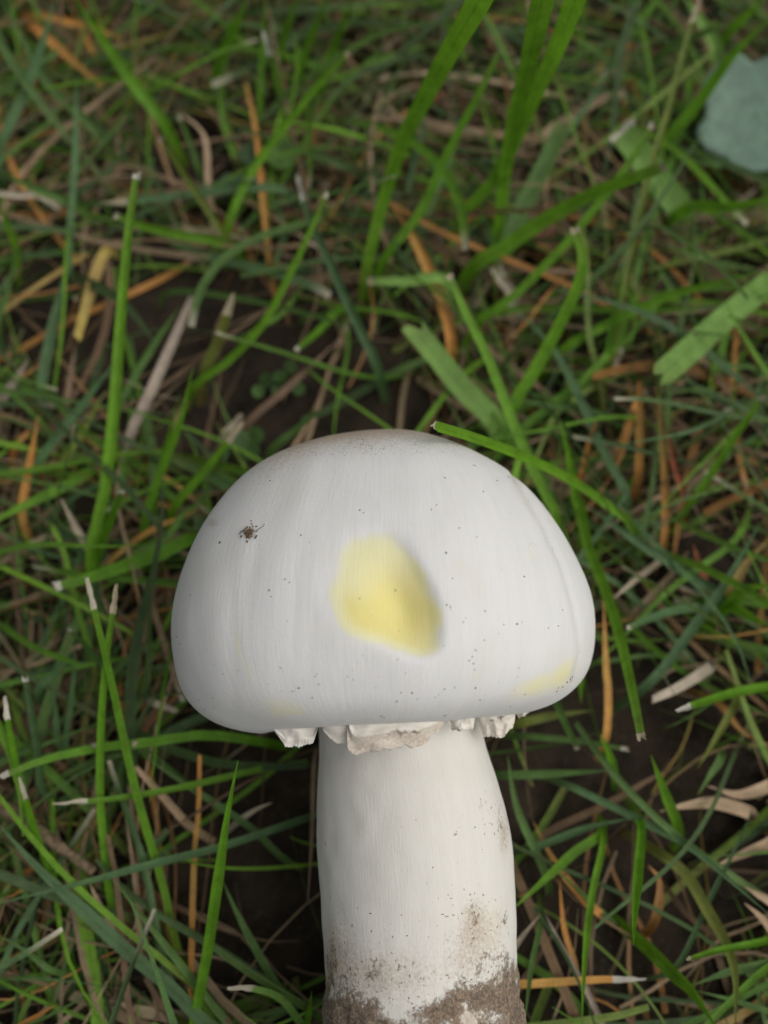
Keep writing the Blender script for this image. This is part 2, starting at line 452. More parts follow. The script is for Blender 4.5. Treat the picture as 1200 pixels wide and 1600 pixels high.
def make_stem():
    # (axial position, centre x, radius), metres above the stem base
    def zz(py): return STEM_L - (py - 1122) * 0.0001165
    rows = [(0.000, 0.002, 0.0005), (0.0007, 0.002, 0.006), (0.003, 0.0018, 0.0118), (0.0075, 0.0014, 0.0168), (0.0125, .0008, .0173), (zz(1600), .0002, .0166), (zz(1550), .0001, .0168), (zz(1500), -.0003, .0164), (zz(1400), -.0006, .0170), (zz(1300), -.0012, .0173), (zz(1220), -.0022, .0163), (zz(1170), -.0030, .0153), (zz(1110), -.0040, .0150), (STEM_L + 0.012, -.0055, .0158)]
    P = smooth_path(np.array(rows), 230)
    n = 240
    phi = np.linspace(0, 2 * math.pi, n, endpoint=False)
    c, s = np.cos(phi), np.sin(phi)
    z = P[:, 0][None, :]; cx = P[:, 1][None, :]; r = P[:, 2][None, :] + 0 * c[:, None]
    r = r * (1 + 0.012 * np.sin(2 * phi + 1)[:, None] + 0.008 * np.sin(3 * phi[:, None] + z * 60))
    X = cx + r * c[:, None]; Y = -r * s[:, None]; Z = np.broadcast_to(z, X.shape)
    V = np.stack([X, Y, Z], -1).reshape(-1, 3)
    px, py, _ = project(m2w(V))
    fr = np.repeat(s[:, None], P.shape[0], 1).ravel() > -0.1
    # soil line around the base, uneven
    nz = np.array([noise.noise(Vector(v) * 260) for v in V]); nz2 = np.array([noise.noise(Vector(v) * 900) for v in V]); nz_low = np.array([noise.noise(Vector(v) * 130 + Vector((3, 1, 7))) for v in V]) * 2
    line = np.interp(px, [480, 515, 560, 600, 650, 690, 720, 765, 800, 830], [1536, 1546, 1570, 1584, 1580, 1556, 1550, 1536, 1518, 1515])
    lf = np.where(fr, line, 1540)
    base = np.clip(0.42 + (py - lf) / 70.0, 0, 0.86)
    edgeonly = np.clip((py - 1460) / 130.0, 0, 1)
    soil = base * 0.95 + 0.20 * edgeonly
    soil -= 0.55 * blob(px, py, 738, 1592, 40, 24) * fr + .36 * blob(px, py, 670, 1600, 70, 18) * fr + .3 * blob(px, py, 770, 1590, 30, 14) * fr
    soil += fr * (0.40 * blob(px, py, 516, 1490, 12, 40) + .26 * blob(px, py, 560, 1530, 40, 26) + 0.30 * blob(px, py, 738, 1430, 18, 28, 0.2) + .34 * blob(px, py, 785, 1300, 9, 34) + .30 * blob(px, py, 788, 1440, 9, 70) + .2 * blob(px, py, 770, 1500, 26, 20) + 0.20 * blob(px, py, 758, 1260, 9, 24, -0.5) + .16 * blob(px, py, 715, 1470, 26, 22) + .12 * blob(px, py, 640, 1510, 90, 30) + .15 * blob(px, py, 780, 1270, 8, 16))
    soil += 0.05 - 0.26 * np.clip(nz_low, 0, 1) * (py > 1530)
    yel = fr * (0.20 * blob(px, py, 540, 1440, 34, 60) + .30 * blob(px, py, 770, 1440, 24, 80) + .22 * blob(px, py, 590, 1510, 30, 30) + .25 * blob(px, py, 740, 1590, 30, 24))
    tan_ = fr * (.30 * blob(px, py, 742, 1428, 22, 34) + .55 * blob(px, py, 787, 1305, 12, 42) + .18 * blob(px, py, 780, 1420, 14, 70) + .52 * blob(px, py, 590, 1525, 120, 60) + .46 * blob(px, py, 745, 1480, 50, 70) + .3 * blob(px, py, 530, 1440, 30, 80) + .55 * blob(px, py, 735, 1595, 60, 30) + 0.25 * blob(px, py, 516, 1490, 14, 50) + .12 * blob(px, py, 720, 1140, 14, 24))
    C2 = np.stack([np.repeat(c[:, None], P.shape[0], 1).ravel(), -np.repeat(s[:, None], P.shape[0], 1).ravel(), np.zeros(len(V))], 1)
    thick = np.clip((soil - 0.45) / 0.4, 0, 1)
    V = V + C2 * (nz * 0.00015 + thick * (0.0003 + nz * 0.0006 + nz2 * 0.0005))[:, None]
    st = np.stack([yel, tan_, soil], 1)
    fib = np.stack([np.repeat(c[:, None], P.shape[0], 1), np.repeat(s[:, None], P.shape[0], 1), np.broadcast_to(z * 3.5, X.shape)], -1).reshape(-1, 3)
    m = P.shape[0]
    i = np.arange(n * m).reshape(n, m); j = np.roll(i, -1, 0)
    F = np.stack([i[:, :-1], j[:, :-1], j[:, 1:], i[:, 1:]], -1).reshape(-1, 4)
    mesh_obj('stem', V, F, MAT_STEM, mushroom, {'stain': ('FLOAT_VECTOR', st), 'fib': ('FLOAT_VECTOR', fib)})
    return V, F
STEMV, STEMF = make_stem()

def veil(poly_top, poly_bot, depth_top, depth_bot, thick, seed, label, brown=0.6, teeth=0.25, crease=0.5):
    """A torn flap of veil between an upper and a lower pixel line, at given distances from the camera."""
    nu, nv = 80, 20
    R = random.Random(seed)
    top = smooth_path(np.array(poly_top, float), nu); bot = smooth_path(np.array(poly_bot, float), nu)
    ph = [R.uniform(0, 6.28) for _ in range(6)]
    G = []; stain = []; fib = []
    for k in range(nu):
        u = k / (nu - 1)
        jag = 1.1 * noise.noise(Vector((u * 9, seed * 2.3, 0))) + 0.9 * noise.noise(Vector((u * 26, seed * 2.3, 4)))
        jag0 = (math.sin(u * 9 + ph[0]) + math.sin(u * 23 + ph[1]) + 0.7 * math.sin(u * 41 + ph[2])) / 2.0
        col = []
        for j in range(nv):
            v = j / (nv - 1)
            end = min(1.0, (min(u, 1 - u) * (4 + 2.5 * math.sin(seed + 4 * u))) ** 0.6 + 0.35)
            vv = v * end + teeth * 0.16 * jag * max(0.0, v - 0.55) / 0.45
            p = top[k] * (1 - vv) + bot[k] * vv
            side = 4 * u * (1 - u)
            dep = (depth_top * (1 - v) + depth_bot * v) + 0.0012 * (1 - side) \
                - 0.0005 * math.exp(-((v - crease) / 0.10) ** 2) - 0.0006 * max(0, v - crease) \
                + 0.0007 * noise.noise(Vector((u * 4.5, v * 2.5, seed * 3.1))) + 0.00015 * noise.noise(Vector((u * 8, v * 6, seed * 1.7)))
            G.append(w2m(CAM + ray(p[0], p[1]) * dep))
            br = brown * (max(0, min(1, (v - crease + 0.12) / 0.2))) * 0.55 + 0.12
            dirt = 0.26 * math.exp(-((v - crease - 0.05) / 0.10) ** 2) * (0.6 + 0.5 * math.sin(u * 9 + ph[5])) + 0.10 * (v > 0.9)
            stain.append((0.0, br, dirt + 0.08)); fib.append((u * 0.2, v * 0.12, 0.3 + seed))
    G = np.array(G)
    g = G.reshape(nu, nv, 3)
    fwdl = FWD @ MWn[:3, :3]
    taper = np.ones((nu, nv, 1)); 
    B = (g + fwdl * thick * taper).reshape(-1, 3)
    V = np.vstack([G, B]); N = nu * nv
    idx = np.arange(N).reshape(nu, nv)
    F = []
    for k in range(nu - 1):
        for j in range(nv - 1):
            a, b, c_, d_ = idx[k, j], idx[k + 1, j], idx[k + 1, j + 1], idx[k, j + 1]
            F.append((a, b, c_, d_)); F.append((a + N, d_ + N, c_ + N, b + N))
    rim = list(idx[:, 0]) + list(idx[-1, 1:]) + list(idx[-2::-1, -1]) + list(idx[0, -2:0:-1])
    for a, b in zip(rim, rim[1:] + rim[:1]):
        F.append((b, a, a + N, b + N))
    st = np.array(stain + stain); fb = np.array(fib + fib)
    o = mesh_obj('veil_remnant', V, F, MAT_VEIL, mushroom, {'stain': ('FLOAT_VECTOR', st), 'fib': ('FLOAT_VECTOR', fb)})
    o['label'] = label
# distance of the stem's and the rim's near side from the camera at that height
veil([(505, 1118), (560, 1116), (620, 1110), (680, 1104), (700, 1100)], [(500, 1160), (545, 1160), (600, 1148), (660, 1140), (696, 1136)], 0.1272, 0.1290, .0006, 9, 'thin smooth veil skin under the rim', 0.0, 0.5, 2.0)
veil([(548, 1122), (585, 1118), (625, 1113), (665, 1110), (694, 1110)], [(533, 1168), (560, 1177), (605, 1170), (650, 1168), (690, 1176)], 0.1258, 0.1268, 0.0006, 1, 'torn veil flap with tan lower band on the front of the stem', 0.75, 0.5, 0.52)
veil([(742, 1104), (770, 1100), (806, 1096)], [(752, 1152), (775, 1152), (806, 1148)], 0.1362, 0.1372, 0.0007, 2, 'torn veil flap with brown specks near the creased cap edge', 0.5, 0.4, 0.45)
veil([(806, 1094), (822, 1092), (838, 1090)], [(806, 1124), (820, 1118), (832, 1108)], 0.1455, 0.1458, .0012, 3, 'small curled scrap of veil at the rim', 0.4, 0.6, 0.6)
veil([(425, 1130), (455, 1128), (498, 1124)], [(430, 1156), (452, 1168), (494, 1160)], 0.1330, 0.1338, 0.0005, 4, 'ragged white veil scrap hanging from the rim', 0.25, 0.4, 0.75)
veil([(694, 1100), (715, 1100), (742, 1098)], [(700, 1138), (718, 1142), (746, 1138)], 0.1302, 0.1312, .0008, 6, 'smooth pale veil stub under the rim', 0.15, 0.3, 0.9)

def flakes(points, name, mat, parent, **kw):
    """Tiny crumbs: (position, normal, size, elongation) -> one mesh."""
    V = []; F = []
    for (p, nrm, sz, el) in points:
        a = np.cross(nrm, [0.3, 0.5, 0.8]); a = a / np.linalg.norm(a); b = np.cross(nrm, a)
        th = random.uniform(0, 6.28); a, b = a * math.cos(th) + b * math.sin(th), -a * math.sin(th) + b * math.cos(th)
        k = 6; base = len(V)
        for i in range(k):
            an = 6.283 * i / k; rr = sz * random.uniform(0.6, 1.15)
            V.append(p + a * math.cos(an) * rr * el + b * math.sin(an) * rr - nrm * sz * 0.12)
        for i in range(k):
            an = 6.283 * i / k + 0.3; rr = sz * random.uniform(0.35, 0.7)
            V.append(p + a * math.cos(an) * rr * el + b * math.sin(an) * rr + nrm * sz * random.uniform(0.25, 0.6))
        for i in range(k):
            j = (i + 1) % k
            F.append((base + i, base + j, base + k + j, base + k + i))
        F.append(tuple(base + k + i for i in range(k)))
    V = np.array(V)
    if parent is not None: V = w2m(V)
    return mesh_obj(name, V, F, mat, parent, smooth=False, **kw)

def specks():
    T = [(421, 922, 2.2), (424, 932, 1.6), (445, 905, 1.6), (452, 910, 1.8), (470, 836, 1.6), (343, 848, 2.0), (344, 847, 1.8), (498, 1069, 1.6), (495, 1053, 1.6), (492, 1057, 1.4), (488, 1090, 1.8), (467, 1075, 2.0), (457, 1080, 1.8), (419, 1069, 1.6), (596, 1119, 2.2), (552, 1062, 1.6), (543, 1057, 1.6), (525, 1139, 1.8), (600, 1121, 1.6), (620, 1096, 1.6), (634, 1052, 1.4), (644, 1083, 1.8), (698, 945, 2.2), (704, 948, 1.8), (697, 864, 2.0), (707, 904, 1.7), (808, 975, 2.4), (758, 955, 1.8), (724, 972, 1.5), (787, 976, 1.5), (757, 1000, 1.6), (740, 1037, 2.0), (743, 1016, 1.9), (738, 1026, 1.5), (733, 1032, 1.4), (819, 901, 2.0), (745, 839, 1.5), (682, 789, 1.6), (674, 796, 1.7), (755, 768, 1.8), (743, 728, 1.6), (740, 727, 1.8), (562, 935, 1.8), (418, 707, 1.6), (422, 751, 1.6), (562, 797, 1.6), (568, 801, 1.4), (743, 1075, 1.7), (750, 1094, 1.6), (695, 1118, 1.8), (685, 1086, 1.4), (652, 1092, 1.4), (281, 1006, 1.8), (276, 995, 1.6), (298, 930, 1.4), (332, 1090, 1.6), (349, 1053, 1.5), (879, 953, 1.6), (872, 978, 1.8), (891, 1061, 2.6), (894, 1058, 2.4), (886, 1066, 2.2), (879, 1073, 2.2), (870, 1080, 2.0), (326, 790, 2.4), (330, 784, 2.0)]
    pts = []
    def add(px, py, s, el=1.0, lift=0.0):
        p, n = cap_hit(px, py)
        if p is None: return
        d = (p - CAM) @ FWD
        pts.append((p + n * lift, n, s * d / FPX, el))
    for x, y, s in T: add(x, y, s * 0.82, random.choice([1, 1.3, 1.8]))
    for _ in range(120):                                   # finer dust, denser low on the cap and on the right
        if random.random() < 0.6: x, y = random.uniform(300, 890), random.gauss(1060, 42)
        else: x, y = random.gauss(760, 90), random.uniform(720, 1090)
        if in_poly(np.array(x), np.array(y), SIL): add(x, y, 0.3 + 0.9 * random.random() ** 3, random.choice([1, 1.5, 2.6, 3.5]))
    for _ in range(260):                                   # granules on the tan crown
        x = random.gauss(560, 90); add(x, random.uniform(672, 712), random.uniform(0.5, 1.0))
    flakes(pts, 'soil_speck', MAT_SPECK, mushroom, kind='stuff')
    # specks on the stem
    bv = BVHTree.FromPolygons([tuple(v) for v in m2w(STEMV)], [tuple(f) for f in STEMF])
    sp = []
    for _ in range(300):
        m = random.random()
        if m < 0.55: x, y = random.uniform(505, 800), 1590 - abs(random.gauss(0, 60))
        elif m < 0.72: x, y = random.gauss(738, 22), random.gauss(1435, 38)
        elif m < 0.86: x, y = random.gauss(775, 12), random.gauss(1275, 35)
        else: x, y = random.uniform(520, 790), random.uniform(1400, 1560)
        r = ray(x, y); r = r / np.linalg.norm(r)
        loc, nrm, idx, dist = bv.ray_cast(Vector(CAM), Vector(r))
        if loc is None: continue
        if nrm.dot(Vector(r)) > 0: nrm = -nrm
        sp.append((np.array(loc), np.array(nrm), random.uniform(0.3, 1.2) * 1.05e-4, random.choice([1, 1.8, 3])))
    flakes(sp, 'stem_speck', MAT_CRUMB, mushroom, kind='stuff')
    # crumb of soil and rootlets clinging to the cap
    cl = []
    for _ in range(46):
        x, y = random.gauss(391, 6), random.gauss(834, 5.5)
        p, n = cap_hit(x, y)
        cl.append((p + n * random.uniform(0, 0.0004), n, random.uniform(0.9, 2.4) * 1.0e-4, random.choice([1, 1.6, 2.4])))
    flakes(cl, 'soil_crumb', MAT_CRUMB, None, label='small brown crumb of soil stuck to the white cap', cat='soil')
    return
specks()

def tube(path, rad, nseg=6):
    path = np.asarray(path); T = norm(np.gradient(path, axis=0))
    a = norm(np.cross(T, [0.2, 0.3, 0.9])); b = np.cross(T, a)
    th = np.linspace(0, 2 * math.pi, nseg, endpoint=False)
    rad = np.broadcast_to(rad, (len(path),))
    V = (path[:, None] + rad[:, None, None] * (a[:, None] * np.cos(th)[None, :, None] + b[:, None] * np.sin(th)[None, :, None])).reshape(-1, 3)
    i = np.arange(len(path) * nseg).reshape(-1, nseg); j = np.roll(i, -1, 1)
    F = np.stack([i[:-1], j[:-1], j[1:], i[1:]], -1).reshape(-1, 4)
    F = [tuple(f) for f in F] + [tuple(i[0][::-1]), tuple(i[-1])]
    return V, F

def rootlet(pxs):
    pts = []
    for k, (x, y) in enumerate(pxs):
        p, n = cap_hit(x, y)
        pts.append(p + n * (0.00012 + 0.0002 * (k % 2)))
    V, F = tube(smooth_path(pts, 14), np.linspace(6e-5, 3e-5, 14), 5)
    mesh_obj('rootlet', w2m(V), F, MAT_SPECK, mushroom)
rootlet([(374, 835), (380, 832), (384, 826), (389, 825)])
rootlet([(400, 832), (407, 827), (412, 823), (415, 819)])

# ------------------------------------------------------------------ single blades of grass, straw and leaves
DEBUG_LABELS = False
# class, width px, height mm at root, height mm at tip, tip kind, label, photo points from root to tip
# tip: '' = pointed, 'c' = mown with a short pale end, 'C' = mown with a long dry pale end, 'b' = blunt
PAL = {'g': ((.100, .245, .013), (.140, .305, .019)), 'd': ((.075, .145, .038), (.095, .180, .042)),
       'b': ((.078, .145, .058), (.092, .175, .070)), 'l': ((.200, .370, .080), (.235, .410, .095)),
       's': ((.290, .205, .125), (.370, .275, .175)), 'o': ((.330, .140, .034), (.420, .215, .055)),
       'y': ((.240, .200, .045), (.350, .270, .070)), 'k': ((.130, .085, .052), (.185, .125, .080)),
       'w': ((.400, .335, .240), (.520, .455, .350)), 'r': ((.270, .080, .040), (.340, .115, .058)),
       'e': ((.230, .190, .145), (.300, .250, .200)), 'G': ((.145, .330, .018), (.165, .360, .022)), 'v': ((.150, .165, .035), (.170, .220, .040))}
CLASSWORD = {'G': 'bright green', 'g': 'fresh green', 'd': 'dull green', 'b': 'bluish green', 'l': 'pale green', 's': 'tan', 'o': 'orange brown', 'y': 'yellowed', 'k': 'dark brown', 'w': 'pale straw', 'r': 'reddish brown', 'e': 'greyish', 'v': 'olive'}
